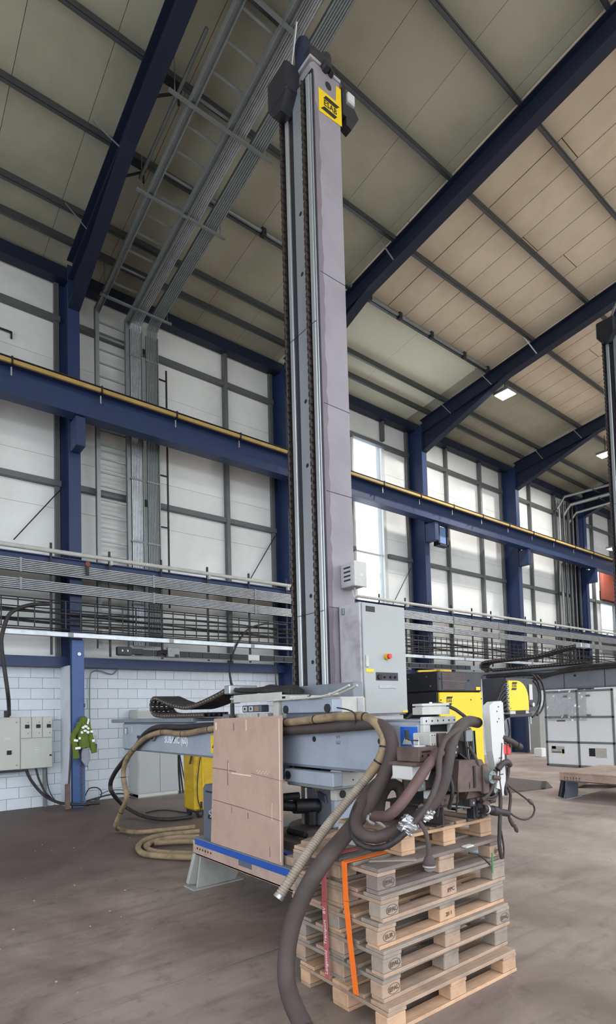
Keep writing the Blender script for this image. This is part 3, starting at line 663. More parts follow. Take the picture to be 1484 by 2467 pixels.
def column(dx, dy, dz, label, near):
    t = thing('manipulator_mast', (3.66+dx, 4.23+dy, .5), label, 'machine column')
    x0, x1, y0, y1, zb, zt = 3.46+dx, 3.85+dx, 4.0+dy, 4.46+dy, 1.08, 8.2+dz
    MB().box(x0, x1, y0, y1, zb, zt, .03).build('column_tube', m_col, t, smooth=30)
    if near:
        random.seed(17); ps = [V(x0+.01, y0-.0008, zb+.7)]; qs = []; z = zb+.7
        while z < zt-.4: qs.append(V(x0+.075+random.uniform(-.012, .014), y0-.0008, z)); z += .09
        MB().prism(ps+qs+[V(x0+.01, y0-.0008, zt-.4)], V(0, .0006, 0)).build('primer_edge', M('dark_primer', (118, 108, 116), .55, var=.1, scale=4), t)
        for z in (2.74, 3.86, 4.72, 6.03): MB().box(x0+.03, x1-.02, y0-.0015, y0+.002, z-.003, z+.003).build('weld_seam', m_groove, t)
    # tracks on the boom side
    xf = x0-.02
    MB().box(xf, x0, y0-.02, y1+.02, zb, zt-.15).build('track_backing', m_groove, t)
    for (a, b, mm, nm) in ((4.355, 4.41, m_grind, 'guide_rail'), (4.005, 4.06, m_grind, 'guide_rail'), (4.13, 4.275, m_track, 'track_plate')):
        MB().box(xf-.022, xf+.001, a+dy, b+dy, zb, zt-.2, .004).build(nm, mm, t)
    MB().box(xf-.012, xf+.002, 3.985+dy, 4.002+dy, zb, zt-.2, .003).build('edge_strip', m_track, t)
    for z in ((2.23, 2.87, 4.15, 4.79, 6.08, 6.7) if near else (3.0, 4.0, 5.0, 6.0, 7.0)): MB().disc((xf-.022, 4.185+dy, z), (-1, 0, 0), .021, .0015, 12).build('track_hole', m_ink, t)
    for z in (2.70, 5.50): MB().box(xf-.0235, xf-.02, 4.0+dy, 4.41+dy, z-.003, z+.003).build('track_joint', m_groove, t)
    for yc, ph in ((4.455, 0), (4.095, 1)):                       # lifting chains, several hundred tiny links: one mesh each
        mb = MB(); z = zb+.1; k = 0
        while z < zt-.25:
            w = .034 if k % 2 else .018
            mb.box(xf-.05, xf-.012, yc+dy-w/2, yc+dy+w/2, z, z+.052, .005); z += .038; k += 1
        tag(mb.build('lifting_chain', m_chain, t), kind='stuff')
    # head of the column
    MB().box(x0-.02, x1, y0, y1, zt, zt+.03, .008).build('top_plate', m_cabg, t)
    MB().box(xf-.16, xf+.02, y0+.19, y1+.06, zt-.26, zt+.05, .02).prism([V(xf-.15, y0+.2, zt-.25), V(xf-.15, y1+.05, zt-.25), V(xf-.15, y1-.02, zt-.36), V(xf-.15, y0+.3, zt-.4)], V(.15, 0, 0)).build('gearbox', m_blackp, t)
    MB().cyl((x0+.06, 4.2+dy, zt+.03), (x0+.06, 4.2+dy, zt+.34), .085, 16).cyl((x0+.06, 4.2+dy, zt+.34), (x0+.06, 4.2+dy, zt+.38), .07, 16).build('hoist_motor', m_dblue, t, smooth=40)
    MB().box(x0+.02, x0+.3, 4.02+dy, 4.3+dy, zt+.03, zt+.2, .03).build('motor_bracket', m_black, t)
    MB().cyl((x0+.26, 4.1+dy, zt+.02), (x0+.26, 4.1+dy, zt+.26), .07, 14).build('brake_drum', m_black, t, smooth=40)
    MB().bar((x0-.03, 4.3+dy, zt+.1), (x0-.1, 4.1+dy, zt+.38), .012, .05).build('cover_plate', m_galv, t)
    if near:
        sg = MB().prism([V(3.535, y0-.004, 7.935), V(3.535, y0-.004, 7.69), V(3.84, y0-.004, 7.72), V(3.84, y0-.004, 7.93), V(3.84, y0-.004, 8.12), V(3.775, y0-.004, 8.115), V(3.765, y0-.004, 7.94)], V(0, .003, 0)).build('sign_plate', m_yel, t)
        flag_logo(sg, (3.685, y0-.005, 7.82), (1, 0, 0), (0, 0, 1), .25)
        MB().disc((3.67, y0, 8.04), (0, -1, 0), .04, .003, 16).build('lifting_hole', m_ink, t)
        MB().cyl((3.62, y0+.02, 8.18), (3.62, y0-.05, 8.2), .045, 12).cyl((3.7, y0+.02, 8.17), (3.7, y0-.04, 8.19), .03, 10).build('sheave', m_dark, t)
        br = MB().box(3.85, 3.9, 3.98, 4.1, 7.86, 8.16, .008).prism([V(3.9, 3.99, 8.0), V(4.02, 3.99, 8.02), V(4.08, 3.99, 7.95), V(3.97, 3.99, 7.76), V(3.9, 3.99, 7.78)], V(0, .09, 0)).build('horn_bracket', m_dark, t)
        MB().box(3.91, 4.01, 3.96, 4.06, 8.02, 8.13, .012).build('warning_lamp', m_white, br)
        # pedestal, slewing ring and drive
        MB().box(3.46, 3.86, 4.0, 4.4, .66, 1.12, .02).build('pedestal', m_boom, t, smooth=30)
        MB().box(3.43, 3.462, 4.41, 4.44, .62, 1.1, .004).build('pedestal_rib', m_cream, t)
        p = MB().box(3.457, 3.462, 4.19, 4.29, .965, 1.02, .001).build('tag_plate', m_cream, t)
        text('tag_lettering', 'S 1', .05, (3.456, 4.24, .99), (0, -1, 0), (0, 0, 1), m_ink, p)
        MB().prism([V(3.455, 4.18, 1.0), V(3.455, 4.08, .97), V(3.455, 4.06, .9), V(3.455, 4.17, .94)], V(-.03, 0, 0)).build('latch', m_gbox, t)
        MB().cyl((3.66, 4.22, .5), (3.66, 4.22, .58), .58, 40).cyl((3.66, 4.22, .58), (3.66, 4.22, .66), .44, 40).build('slewing_ring', m_slab, t, smooth=30)
        md = MB().cyl((3.44, 4.2, .86), (3.2, 4.25, .88), .07, 14).cyl((3.2, 4.25, .88), (3.08, 4.28, .9), .05, 12).cyl((3.36, 4.2, .82), (3.36, 4.2, .7), .06, 12).build('slewing_drive', m_blackp, t, smooth=40)
        MB().cyl((3.22, 4.2, .98), (3.06, 4.24, .98), .035, 10).build('drive_motor', m_black, t, smooth=40)
        MB().box(3.36, 3.45, 4.2, 4.36, 1.03, 1.1, .01).build('drive_box', m_black, t)
        MB().box(3.2, 3.44, 4.1, 4.4, .6, .66, .02).build('drive_bracket', m_dark, t)
    else:
        MB().box(x0, x1, y0, y1, .5, 1.1, .02).build('pedestal', m_boom2, t)
    return t
column(0, 0, 0, 'tall grey machine column with steel tracks, chains and yellow sign at its top', True)
column(7.68, .12, .75, 'second grey machine column at the right edge with dark track face', False)

# saddle that carries the boom (slides on the column)
t = thing('boom_saddle', (3.2, 3.9, 1.1), 'grey roller saddle clasping the boom on the near column', 'saddle')
MB().box(3.30, 3.41, 3.5, 4.5, 1.12, 2.0, .01).build('back_plate', m_boomd, t)
MB().box(2.90, 3.0, 3.34, 3.98, 1.16, 1.27, .008).build('lower_beam', m_boom, t)
MB().box(2.905, 3.3, 3.36, 3.95, 1.135, 1.165, .006).build('lower_lip', m_galvd, t)
MB().box(2.9, 3.0, 3.32, 4.0, 1.745, 1.855, .008).build('upper_beam', m_boom, t)
lower = MB().box(3.0, 3.30, 3.36, 3.5, 1.13, 1.28, .012).build('end_box', m_cream, t); MB().disc((3.13, 3.36, 1.2), (0, -1, 0), .007, .002, 8).build('screw', m_ink, lower)
MB().bar((3.08, 3.33, 1.275), (3.21, 3.33, 1.265), .02, .012).build('shim', m_dark, lower)
upper = MB().box(3.02, 3.30, 3.36, 3.6, 1.73, 1.87, .012).build('end_box', m_cream, t)
MB().box(3.2, 3.26, 3.352, 3.36, 1.75, 1.86).build('seam_strip', m_cabg, upper)
for (x, y, z) in ((2.93, 3.92, 1.22), (2.93, 3.93, 1.78), (2.93, 3.38, 1.78)):
    MB().cyl((2.89, y, z), (2.98, y, z), .035, 14).build('cam_roller', m_dark, t, smooth=40)
MB().box(2.92, 3.05, 3.38, 3.96, 1.69, 1.745, .006).build('wear_pad', m_gbox, t)
MB().box(3.05, 3.35, 3.48, 3.56, 1.02, 1.13, .01).build('roller_bracket', m_cream, t)
for x in (3.12, 3.25): MB().disc((x, 3.48, 1.075), (0, -1, 0), .033, .006, 14).build('roller_face', m_ink, t)
MB().box(3.0, 3.34, 3.98, 4.05, 1.15, 1.3, .01).build('rear_stop', m_dark, t)
MB().box(3.38, 3.55, 3.5, 3.56, 1.0, 1.24, .01).bar((3.4, 3.46, 1.1), (3.55, 3.46, .92), .03, .03).build('side_plate', m_cream, t)
MB().bar((2.92, 4.05, 1.855), (2.92, 4.05, 1.6), .03, .05).build('tray_post', m_cream, t)
# wire tray above the saddle
t = thing('wire_ladder_tray', (2.95, 3.7, 1.88), 'short white wire ladder tray bent upward above the boom saddle', 'cable tray')
for x in (2.86, 2.94):
    MB().tube(smoothp([(x, 4.15, 1.862), (x, 3.6, 1.868), (x, 3.36, 1.878), (x, 3.2, 1.91), (x, 3.08, 1.945)], .05), .009, 8).build('side_wire', m_cream, t, smooth=50)
for y, z in ((4.02, 1.866), (3.76, 1.87), (3.52, 1.875), (3.3, 1.888)):
    MB().tube([(2.85, y, z), (2.95, y, z)], .012, 8).build('cross_wire', m_cream, t, smooth=50)

def boom(dx, dy, dz, mat, label, near):
    t = thing('manipulator_boom', (3.1+dx, 5.2+dy, 1.28+dz), label, 'boom')
    x0, x1, y0, y1, z0, z1 = 2.95+dx, 3.28+dx, 2.50+dy, 7.92+dy, 1.29+dz, 1.67+dz
    MB().box(x0, x1, y0, y1, z0, z1, .025).build('boom_tube', mat, t, smooth=30)
    MB().box(x0+.02, x1-.02, y1, y1+.006, z0+.02, z1-.02).build('end_cap', m_boomd, t)
    MB().box(x0-.03, x1+.03, 5.72+dy, 8.28+dy, z1+.002, z1+.05, .006).build('chain_tray', m_boomd if near else m_boom2, t)
    MB().box(x0+.02, x1-.02, y0, y1-.2, z1, z1+.014).build('top_rail', m_track, t)
    for y in (2.87, 3.62, 5.9): MB().disc((x0, y+dy, 1.53+dz), (-1, 0, 0), .024, .0015, 12).build('bolt_hole', m_ink, t)
    return t, (x0, x1, y0, y1, z0, z1)
b1, B = boom(0, 0, 0, m_boom, 'long grey-blue welding boom with worn paint on the near column', True)
text('boom_lettering', 'SUBARC (60)', .11, (2.949, 6.2, 1.46), (0, -1, 0), (0, 0, 1), m_refl, b1, bold=.003)
s = MB().box(2.947, 2.95, 2.52, 2.67, 1.495, 1.635).build('warning_sticker', m_sblue, b1)
MB().prism([V(2.9455, 2.655, 1.515), V(2.9455, 2.565, 1.515), V(2.9455, 2.61, 1.60)], V(-.001, 0, 0)).build('sticker_triangle', m_white, s)
MB().prism([V(2.944, 2.615, 1.55), V(2.944, 2.6, 1.55), V(2.944, 2.603, 1.58), V(2.944, 2.613, 1.58)], V(-.001, 0, 0)).build('sticker_mark', m_ink, s)
y_ = MB().box(2.947, 2.95, 5.15, 5.36, 1.345, 1.53).build('yellow_sticker', m_yel, b1)
MB().prism([V(2.9455, 5.33, 1.40), V(2.9455, 5.2, 1.40), V(2.9455, 5.265, 1.48)], V(-.001, 0, 0)).build('sticker_triangle', m_ink, y_)
MB().box(2.947, 2.95, 7.72, 7.85, 1.51, 1.60).build('blue_label', m_gbox, b1); MB().box(2.946, 2.948, 7.745, 7.82, 1.515, 1.59).build('label_window', m_white, b1)
text('label_lettering', '88', .09, (2.949, 7.56, 1.58), (0, 0, -1), (0, -1, 0), m_white, b1)
MB().box(2.93, 2.95, 7.22, 7.34, 1.46, 1.5, .004).build('clamp_block', m_dark, b1)
MB().tube(smoothp([(2.93, 6.9, 1.50), (2.92, 6.86, 1.455), (2.92, 6.78, 1.455), (2.93, 6.74, 1.5)], .02), .012, 8).build('hose_hook', m_galvd, b1)
text('stamp_mark', 'E S', .06, (2.949, 3.32, 1.53), (0, 0, 1), (0, 1, 0), m_gbox, b1)
MB().bar((2.944, 6.15, 1.56), (2.944, 6.27, 1.44), .012, .004).build('scratch', m_dark, b1)
MB().disc((2.95, 2.7, 1.46), (-1, 0, 0), .018, .002, 10).build('bolt_hole', m_ink, b1)
# end bracket on the boom nose
pl = MB().box(2.95, 3.30, 2.462, 2.498, 1.645, 1.70, .006).box(2.95, 3.015, 2.462, 2.498, 1.30, 1.645, .003).box(3.235, 3.30, 2.462, 2.498, 1.30, 1.645, .003).box(3.015, 3.235, 2.462, 2.498, 1.30, 1.585, .003).build('nose_plate', m_white, b1)
for i in range(6): MB().disc((2.975+.06*i, 2.462, 1.672), (0, -1, 0), .007, .001, 8).build('bolt_hole', m_ink, pl)
for z in (1.59, 1.53): MB().disc((2.975, 2.462, z), (0, -1, 0), .007, .001, 8).build('bolt_hole', m_ink, pl)
MB().box(3.01, 3.24, 2.4985, 2.4995, 1.58, 1.65).build('nose_opening', m_ink, b1)
def octo(cx, cy, r, z0, z1, rot=.2): return [V(cx+r*math.cos(rot+k*math.pi/3), cy+r*math.sin(rot+k*math.pi/3), z0) for k in range(6)], V(0, 0, z1-z0)
cp = MB().prism(*octo(3.11, 2.53, .125, 1.715, 1.765)).build('cap_block', m_cream, b1)
MB().prism(*octo(3.11, 2.53, .125, 1.775, 1.79)).prism(*octo(3.11, 2.53, .105, 1.765, 1.775)).build('cap_rim', m_white, cp)
MB().cyl((3.11, 2.53, 1.79), (3.11, 2.53, 1.80), .012, 8).build('cap_screw', m_galv, cp)
b2_, B2 = boom(7.58, -.76, .775, m_boom2, 'dark grey boom of the second machine reaching in from the right', False)
text('boom_lettering', 'v Group:no:8', .12, (10.529, 5.15, 2.41), (0, -1, 0), (0, 0, 1), m_foot, b2_)
for y in (5.35, 4.6): MB().box(10.527, 10.53, y-.006, y+.006, 2.07, 2.4).build('weld_seam', m_groove, b2_)

def energy_chain(path, x0, x1, label, lab_end):
    """jointed plastic cable chain following path (list of (y, z))"""
    P = smoothp([V(0, y, z) for y, z in path], .058)
    t = thing('energy_chain', (x0, P[0].y, P[0].z), label, 'cable chain')
    h = .055
    for i in range(len(P)-1):
        a, b = P[i], P[i+1]; d = (b-a).normalized(); nrm = V(0, -d.z, d.y); c = (a+b)/2
        mb = MB()
        for x in (x0, x1): mb.obox(V(x, c.y, c.z), V(.008, 0, 0), d*(b-a).length*.47, nrm*h/2, .004)
        for s in (-1, 1): mb.obox(V((x0+x1)/2, c.y, c.z)+nrm*s*h*.4, V((x1-x0)/2, 0, 0), d*.010, nrm*.005)
        l = mb.build('chain_link', m_black, t)
        MB().obox(V(x0-.010, c.y, c.z), V(.003, 0, 0), d*.014, nrm*.007).build('link_pin', m_tan, l)
    for i, x in enumerate((x0+.06, x0+.12, x0+.19, x0+.25)):
        MB().tube([V(x, p.y, p.z+.005*(i % 2)) for p in P], .016, 7).build('chain_cable', m_black, t, smooth=60)
    e = P[-1]; MB().box(x0-.02, x1+.02, e.y-.06, e.y+.05, e.z-.05, e.z+.04, .008).build('end_bracket', m_galv, t)
    return t
energy_chain([(5.5, 1.752), (6.1, 1.752), (6.62, 1.755), (6.84, 1.785), (6.93, 1.87), (6.88, 1.955), (6.74, 1.975), (6.4, 1.90), (6.0, 1.845), (5.7, 1.86), (5.3, 1.93), (4.98, 2.005)], 2.95, 3.25, 'black jointed cable chain looped over the far end of the near boom', '')
energy_chain([(5.0, 2.54), (6.0, 2.54), (6.9, 2.54), (7.12, 2.57), (7.2, 2.64), (7.12, 2.715), (6.9, 2.73), (6.4, 2.73), (5.9, 2.745), (5.4, 2.83), (5.05, 2.87)], 10.55, 10.85, 'black jointed cable chain with pale pins on the second boom', '')
t = thing('chain_shelf', (3.1, 4.5, 1.9), 'pale shelf beside the column carrying flat black cables from the chain', 'shelf')
MB().box(2.98, 3.28, 4.08, 5.0, 1.90, 1.915).box(2.975, 2.985, 4.1, 4.92, 1.865, 1.94, .003).build('shelf_tray', m_cream, t)
MB().box(3.0, 3.06, 4.92, 5.02, 1.86, 1.94, .006).build('shelf_bracket', m_galvd, t)
MB().box(3.0, 3.2, 4.0, 4.08, 1.73, 1.9, .006).build('shelf_foot', m_cream, t)
for i in range(5):
    hose('flat_cable', [(3.0+.055*i, 4.96, 2.0), (3.01+.055*i, 4.7, 1.975+.01*(i % 2)), (3.0+.05*i, 4.45, 1.965+.02*(i % 3)), (3.0+.05*i, 4.2, 1.95+.01*i), (3.02+.04*i, 4.05, 1.94)], .022, m_black, None, n=8, parent=t)
# small control items standing on the boom under the shelf
t = thing('limit_switch_box', (3.1, 4.75, 1.685), 'small dark-framed box with two white dials standing on the boom', 'box')
MB().box(3.06, 3.16, 4.56, 4.90, 1.765, 1.835, .008).build('housing', m_gbox, t)
for y, mm in ((4.84, m_white), (4.73, m_white), (4.63, m_tan)): MB().box(3.055, 3.06, y-.035, y+.035, 1.775, 1.825, .002).build('dial_plate', mm, t)
for y in (4.84, 4.73): MB().disc((3.055, y, 1.8), (-1, 0, 0), .014, .002, 10).build('dial', m_ink, t)
for a, b in ((5.12, 5.28), (4.92, 5.1), (4.84, 4.91), (4.72, 4.83), (4.62, 4.71), (4.44, 4.58)):
    MB().box(3.05, 3.2, a, b, 1.7, 1.755, .008).build('terminal_block', m_cream if a < 5.1 else m_galvd, t)
MB().cyl((3.0, 4.99, 1.69), (3.0, 4.99, 1.86), .022, 10).cyl((3.0, 4.99, 1.69), (3.0, 4.99, 1.74), .035, 10).build('plunger', m_black, t)
tag(MB().box(3.03, 3.24, 4.1, 4.32, 1.7, 1.86, .01).build('relay_box', m_cream), 'plain white box on the boom between cardboard and saddle', 'box')

# control cabinet and junction box on the column
t = thing('control_cabinet', (3.88, 3.85, 1.71), 'tall pale control cabinet with red emergency stop hung on the column', 'cabinet')
MB().box(3.59, 4.185, 3.70, 3.985, 1.71, 2.75, .008).build('body', m_cabg, t)
d = MB().box(3.61, 4.18, 3.68, 3.70, 1.72, 2.745, .006).build('door', m_door, t)
MB().box(3.57, 3.62, 3.9, 3.93, 2.66, 2.72, .004).build('mounting_lug', m_galvd, t)
es = MB().cyl((3.90, 3.68, 2.255), (3.90, 3.655, 2.255), .03, 18).build('stop_collar', m_yeld, d, smooth=40)
MB().cyl((3.905, 3.655, 2.255), (3.908, 3.63, 2.255), .024, 18).build('stop_button', m_red, d, smooth=40)
MB().box(3.755, 4.05, 3.676, 3.681, 2.03, 2.105).build('display_strip', m_blackp, d)
for x, w in ((3.80, .05), (3.87, .02), (3.95, .025), (4.015, .025)): MB().cyl((x, 3.676, 2.062), (x, 3.665, 2.062), w/2, 10).build('knob', m_ink, d)
MB().box(3.628, 3.73, 3.676, 3.681, 2.105, 2.135).build('yellow_label', m_yel, d)
MB().box(3.79, 4.02, 3.674, 3.681, 1.955, 1.985, .003).build('label_holder', m_cabg, d)
MB().box(3.65, 3.765, 3.674, 3.681, 2.665, 2.715, .002).build('name_plate', m_dark, d)
MB().box(3.625, 3.66, 3.665, 3.681, 2.15, 2.26, .005).build('door_lock', m_cream, d)
MB().box(4.1, 4.175, 3.676, 3.681, 1.727, 1.745).build('yellow_tab', m_yel, d)
MB().box(3.6, 4.16, 3.72, 3.99, 1.64, 1.705, .004).build('support_rail', m_cabg, t)
t = thing('junction_box', (3.75, 3.9, 2.95), 'small grey junction box on the column above the control cabinet', 'box')
MB().box(3.64, 3.79, 3.82, 4.0, 2.93, 3.16, .006).build('body', m_cabg, t); MB().box(3.64, 3.80, 3.80, 3.82, 2.925, 3.165, .005).build('lid', m_cream, t)
for i in range(4): MB().box(3.637, 3.641, 3.86, 3.95, 2.985+.04*i, 3.0+.04*i).build('vent_slot', m_dark, t)
MB().box(3.70, 3.75, 3.798, 3.80, 3.02, 3.05).build('label_plate', m_white, t)
MB().tube(smoothp([(3.70, 3.87, 2.93), (3.705, 3.87, 2.87), (3.69, 3.87, 2.82), (3.68, 3.88, 2.9)], .02), .008, 7).build('cable_tail', m_cabg, t, smooth=50)

# welding power source
t = thing('welding_power_source', (5.06, 3.95, .5), 'black and yellow welding power source standing on the base behind cabinet', 'welder')
MB().box(4.68, 5.44, 3.70, 4.25, 1.93, 2.14, .012).box(4.68, 5.44, 3.72, 4.25, .56, 1.93, .01).build('housing', m_blackp, t)
MB().box(4.69, 5.43, 3.695, 3.72, 1.0, 1.92, .006).build('front_panel', m_yel, t)
gv = MB().box(4.735, 5.14, 3.697, 3.702, 1.95, 2.125).build('vent_frame', m_dark, t)
for i in range(11): MB().box(4.745, 5.13, 3.694, 3.699, 1.957+.0155*i, 1.965+.0155*i).build('vent_slat', m_brown, gv)
MB().box(4.735, 5.14, 3.692, 3.697, 2.035, 2.042).build('vent_bar', m_gbox, t)
flag_logo(t, (4.84, 3.694, 1.83), (1, 0, 0), (0, 0, 1), .135)
MB().box(5.325, 5.40, 3.694, 3.70, 1.945, 1.98).build('yellow_label', m_yel, t)
for x, z in ((4.705, 1.84), (5.41, 1.85), (5.22, 1.84), (5.2, 2.05), (4.705, 2.06)): MB().disc((x, 3.694, z), (0, -1, 0), .009, .002, 8).build('panel_screw', m_ink, t)
for y, z in ((3.85, 2.09), (3.8, 1.99), (4.1, 2.08), (4.15, 1.95)): MB().disc((4.68, y, z), (-1, 0, 0), .009, .002, 8).build('side_screw', m_galvd, t)
MB().box(4.85, 5.05, 3.8, 4.0, 2.14, 2.17, .008).bar((4.6, 3.9, 2.15), (4.95, 3.85, 2.165), .02, .02).build('top_clutter', m_yeld, t)
for x in (4.72, 5.36): MB().box(x, x+.06, 3.72, 4.25, .5, .56).build('skid', m_dark, t)

# ------------------------------------------------------------------ welding head at the boom nose
YH = 2.30
t = thing('welding_unit', (3.1, 2.35, 1.16), 'sooty welding head with white slide and brown gearbox on the boom nose', 'welding head')
MB().box(2.72, 3.28, 2.36, 2.46, 1.24, 1.40, .01).build('cross_slide', m_brownd, t)
mbk = MB().box(2.605, 2.785, 2.22, 2.40, 1.437, 1.525, .006).build('motor_block', m_brown, t)
for x in (2.635, 2.69): MB().disc((x, 2.22, 1.475), (0, -1, 0), .009, .001, 10).build('bolt_hole', m_ink, mbk)
MB().box(2.63, 2.71, 2.216, 2.22, 1.495, 1.505).build('slot', m_ink, mbk)
MB().cyl((2.70, 2.3, 1.525), (2.70, 2.3, 1.535), .045, 16).cyl((2.70, 2.3, 1.535), (2.70, 2.3, 1.58), .008, 8).build('crank_hub', m_galv, mbk)
MB().tube([(2.70, 2.3, 1.56), (2.61, 2.3, 1.57), (2.598, 2.3, 1.58)], .005, 6).cyl((2.598, 2.3, 1.575), (2.592, 2.3, 1.63), .014, 10).build('crank_handle', m_dark, mbk)
MB().box(2.555, 2.80, 2.2, 2.42, 1.418, 1.437, .003).build('shelf_plate', m_brown, t)
MB().box(2.56, 2.64, 2.24, 2.4, 1.335, 1.418, .006).prism([V(2.655, 2.24, 1.418), V(2.655, 2.24, 1.335), V(2.70, 2.24, 1.325), V(2.735, 2.24, 1.38), V(2.735, 2.24, 1.41)], V(0, .15, 0)).build('switch_box', m_white, t)
MB().disc((2.69, 2.238, 1.37), (0, -1, 0), .015, .002, 12).build('dial', m_yeld, t)
sb = MB().box(2.83, 3.06, 2.30, 2.46, 1.48, 1.60, .006).build('slide_block', m_cream, t)
MB().box(2.765, 2.82, 2.26, 2.32, 1.525, 1.60, .004).build('plug', m_cream, t)
for i in range(2):
    for z in (1.535, 1.59): MB().disc((2.78+.024*i, 2.26, z), (0, -1, 0), .004, .001, 6).build('pin', m_ink, t)
for i in range(5): MB().bar((2.83+.018*i, 2.29, 1.6), (2.835+.016*i, 2.29, 1.36), .008, .012, up=(0, 1, 0)).build('cable_strand', (m_black, m_cabg, m_brown)[i % 3], t)
MB().box(2.85, 2.93, 2.26, 2.3, 1.36, 1.6, .006).build('upright_bar', m_brown, t)
# sleeve elbow fittings right of the thick sleeve
for i in range(6): MB().bar((3.12+.022*i, 2.27, 1.60), (3.14+.02*i, 2.27, 1.38), .008, .01, up=(0, 1, 0)).build('cable_strand', (m_black, m_galvd, m_dark)[i % 3], t)
MB().box(3.13, 3.20, 2.26, 2.32, 1.53, 1.61, .005).build('clamp_bracket', m_galvd, t)
MB().box(3.16, 3.29, 2.36, 2.38, 1.38, 1.58, .004).build('rear_bracket', m_brownd, t)
MB().box(3.04, 3.11, 2.36, 2.40, 1.38, 1.50, .006).build('rear_bracket', m_dark, t)
for x in (3.235, 3.265): MB().cyl((x, 2.33, 1.38), (x, 2.33, 1.62), .010, 8).build('guide_rod', m_galvd, t)
MB().bar((3.06, 2.3, 1.46), (3.2, 2.3, 1.38), .07, .01).build('deflector', m_brownd, t)
g = MB().prism([V(2.96, 2.2, 1.425), V(3.2, 2.2, 1.415), V(3.245, 2.2, 1.36), V(3.235, 2.2, 1.2), V(3.14, 2.2, 1.215), V(2.93, 2.2, 1.23)], V(0, .2, 0)).build('gearbox', m_brown, t)
MB().box(3.10, 3.12, 2.194, 2.2, 1.24, 1.38).build('gearbox_seam', m_ink, g)
MB().box(3.19, 3.25, 2.18, 2.22, 1.19, 1.38, .008).build('gearbox_flange', m_brown, g)
fd = MB().cyl((3.235, 2.18, 1.30), (3.235, 2.145, 1.30), .042, 18).build('flange_disc', m_galvd, t, smooth=40)
MB().cyl((3.235, 2.145, 1.30), (3.275, 2.12, 1.29), .016, 10).build('flange_nut', m_brown, fd)
for k in range(5): MB().disc((3.235+.03*math.cos(k*1.26), 2.145, 1.30+.03*math.sin(k*1.26)), (0, -1, 0), .004, .001, 6).build('flange_bolt', m_ink, fd)
# white vertical slide
sh = MB().prism([V(3.297, 2.19, 1.765), V(3.345, 2.19, 1.79), V(3.44, 2.19, 1.795), V(3.455, 2.19, 1.25), V(3.36, 2.19, 1.25), V(3.31, 2.19, 1.46)], V(0, .05, 0)).build('slide_cover', m_white, t)
MB().prism([V(3.44, 2.2, 1.79), V(3.47, 2.215, 1.79), V(3.485, 2.215, 1.25), V(3.455, 2.2, 1.25)], V(0, .07, 0)).build('slide_edge', m_cabg, t)
MB().prism([V(3.475, 2.22, 1.79), V(3.505, 2.22, 1.785), V(3.515, 2.22, 1.34), V(3.487, 2.22, 1.33)], V(0, .05, 0)).build('slide_rail', m_white, t)
for x, z in ((3.40, 1.775), (3.38, 1.745), (3.40, 1.695), (3.38, 1.675), (3.40, 1.43), (3.415, 1.43), (3.385, 1.43), (3.40, 1.40), (3.405, 1.355), (3.405, 1.32), (3.42, 1.32), (3.39, 1.32)): MB().disc((x, 2.19, z-.02), (0, -1, 0), .0055, .001, 8).build('bolt_hole', m_ink, sh)
MB().prism([V(3.35, 2.19, 1.25), V(3.45, 2.19, 1.25), V(3.43, 2.19, 1.21), V(3.42, 2.19, 1.16), V(3.40, 2.19, 1.15), V(3.39, 2.19, 1.20), V(3.34, 2.19, 1.215)], V(0, .03, 0)).build('slide_foot', m_white, t)
MB().tube(smoothp([(3.33, 2.17, 1.34), (3.37, 2.16, 1.375), (3.42, 2.15, 1.385), (3.46, 2.16, 1.36)], .02), .02, 8).build('rubber_boot', m_brownd, t, smooth=50)
MB().box(3.08, 3.42, 2.24, 2.4, 1.16, 1.24, .008).build('lower_carriage', m_brown, t)
for x in (3.27, 3.35): MB().cyl((x, 2.24, 1.2), (x, 2.2, 1.2), .025, 14).build('guide_roller', m_galvd, t, smooth=40)
MB().box(3.18, 3.22, 2.26, 2.32, 1.02, 1.18, .004).build('nozzle_bar', m_dark, t)
MB().prism([V(3.22, 2.24, 1.14), V(3.34, 2.24, 1.12), V(3.30, 2.24, 1.03), V(3.24, 2.24, 1.02)], V(0, .06, 0)).build('flux_nozzle', m_brownd, t)
MB().cyl((3.26, 2.22, 1.10), (3.26, 2.26, 1.10), .045, 14).build('feed_roll', m_brown, t, smooth=40)
bk = MB().box(2.86, 3.03, 2.26, 2.42, 1.145, 1.21, .008).build('support_bracket', m_brown, t)
for x in (2.885, 3.0): MB().disc((x, 2.26, 1.18), (0, -1, 0), .009, .001, 10).build('bolt_hole', m_ink, bk)
MB().box(3.05, 3.18, 2.3, 2.36, 1.09, 1.10).box(3.05, 3.06, 2.3, 2.36, 1.09, 1.17).box(3.12, 3.13, 2.3, 2.36, 1.09, 1.17).build('wire_guide_frame', m_galvd, t)
MB().bar((2.98, 2.3, 1.13), (3.16, 2.28, 1.10), .02, .01).build('flat_bar', m_galvd, t)
MB().box(2.88, 3.06, 2.4, 2.5, 1.24, 1.36, .01).box(2.78, 2.9, 2.38, 2.5, 1.3, 1.44, .01).build('rear_block', m_galvd, t)

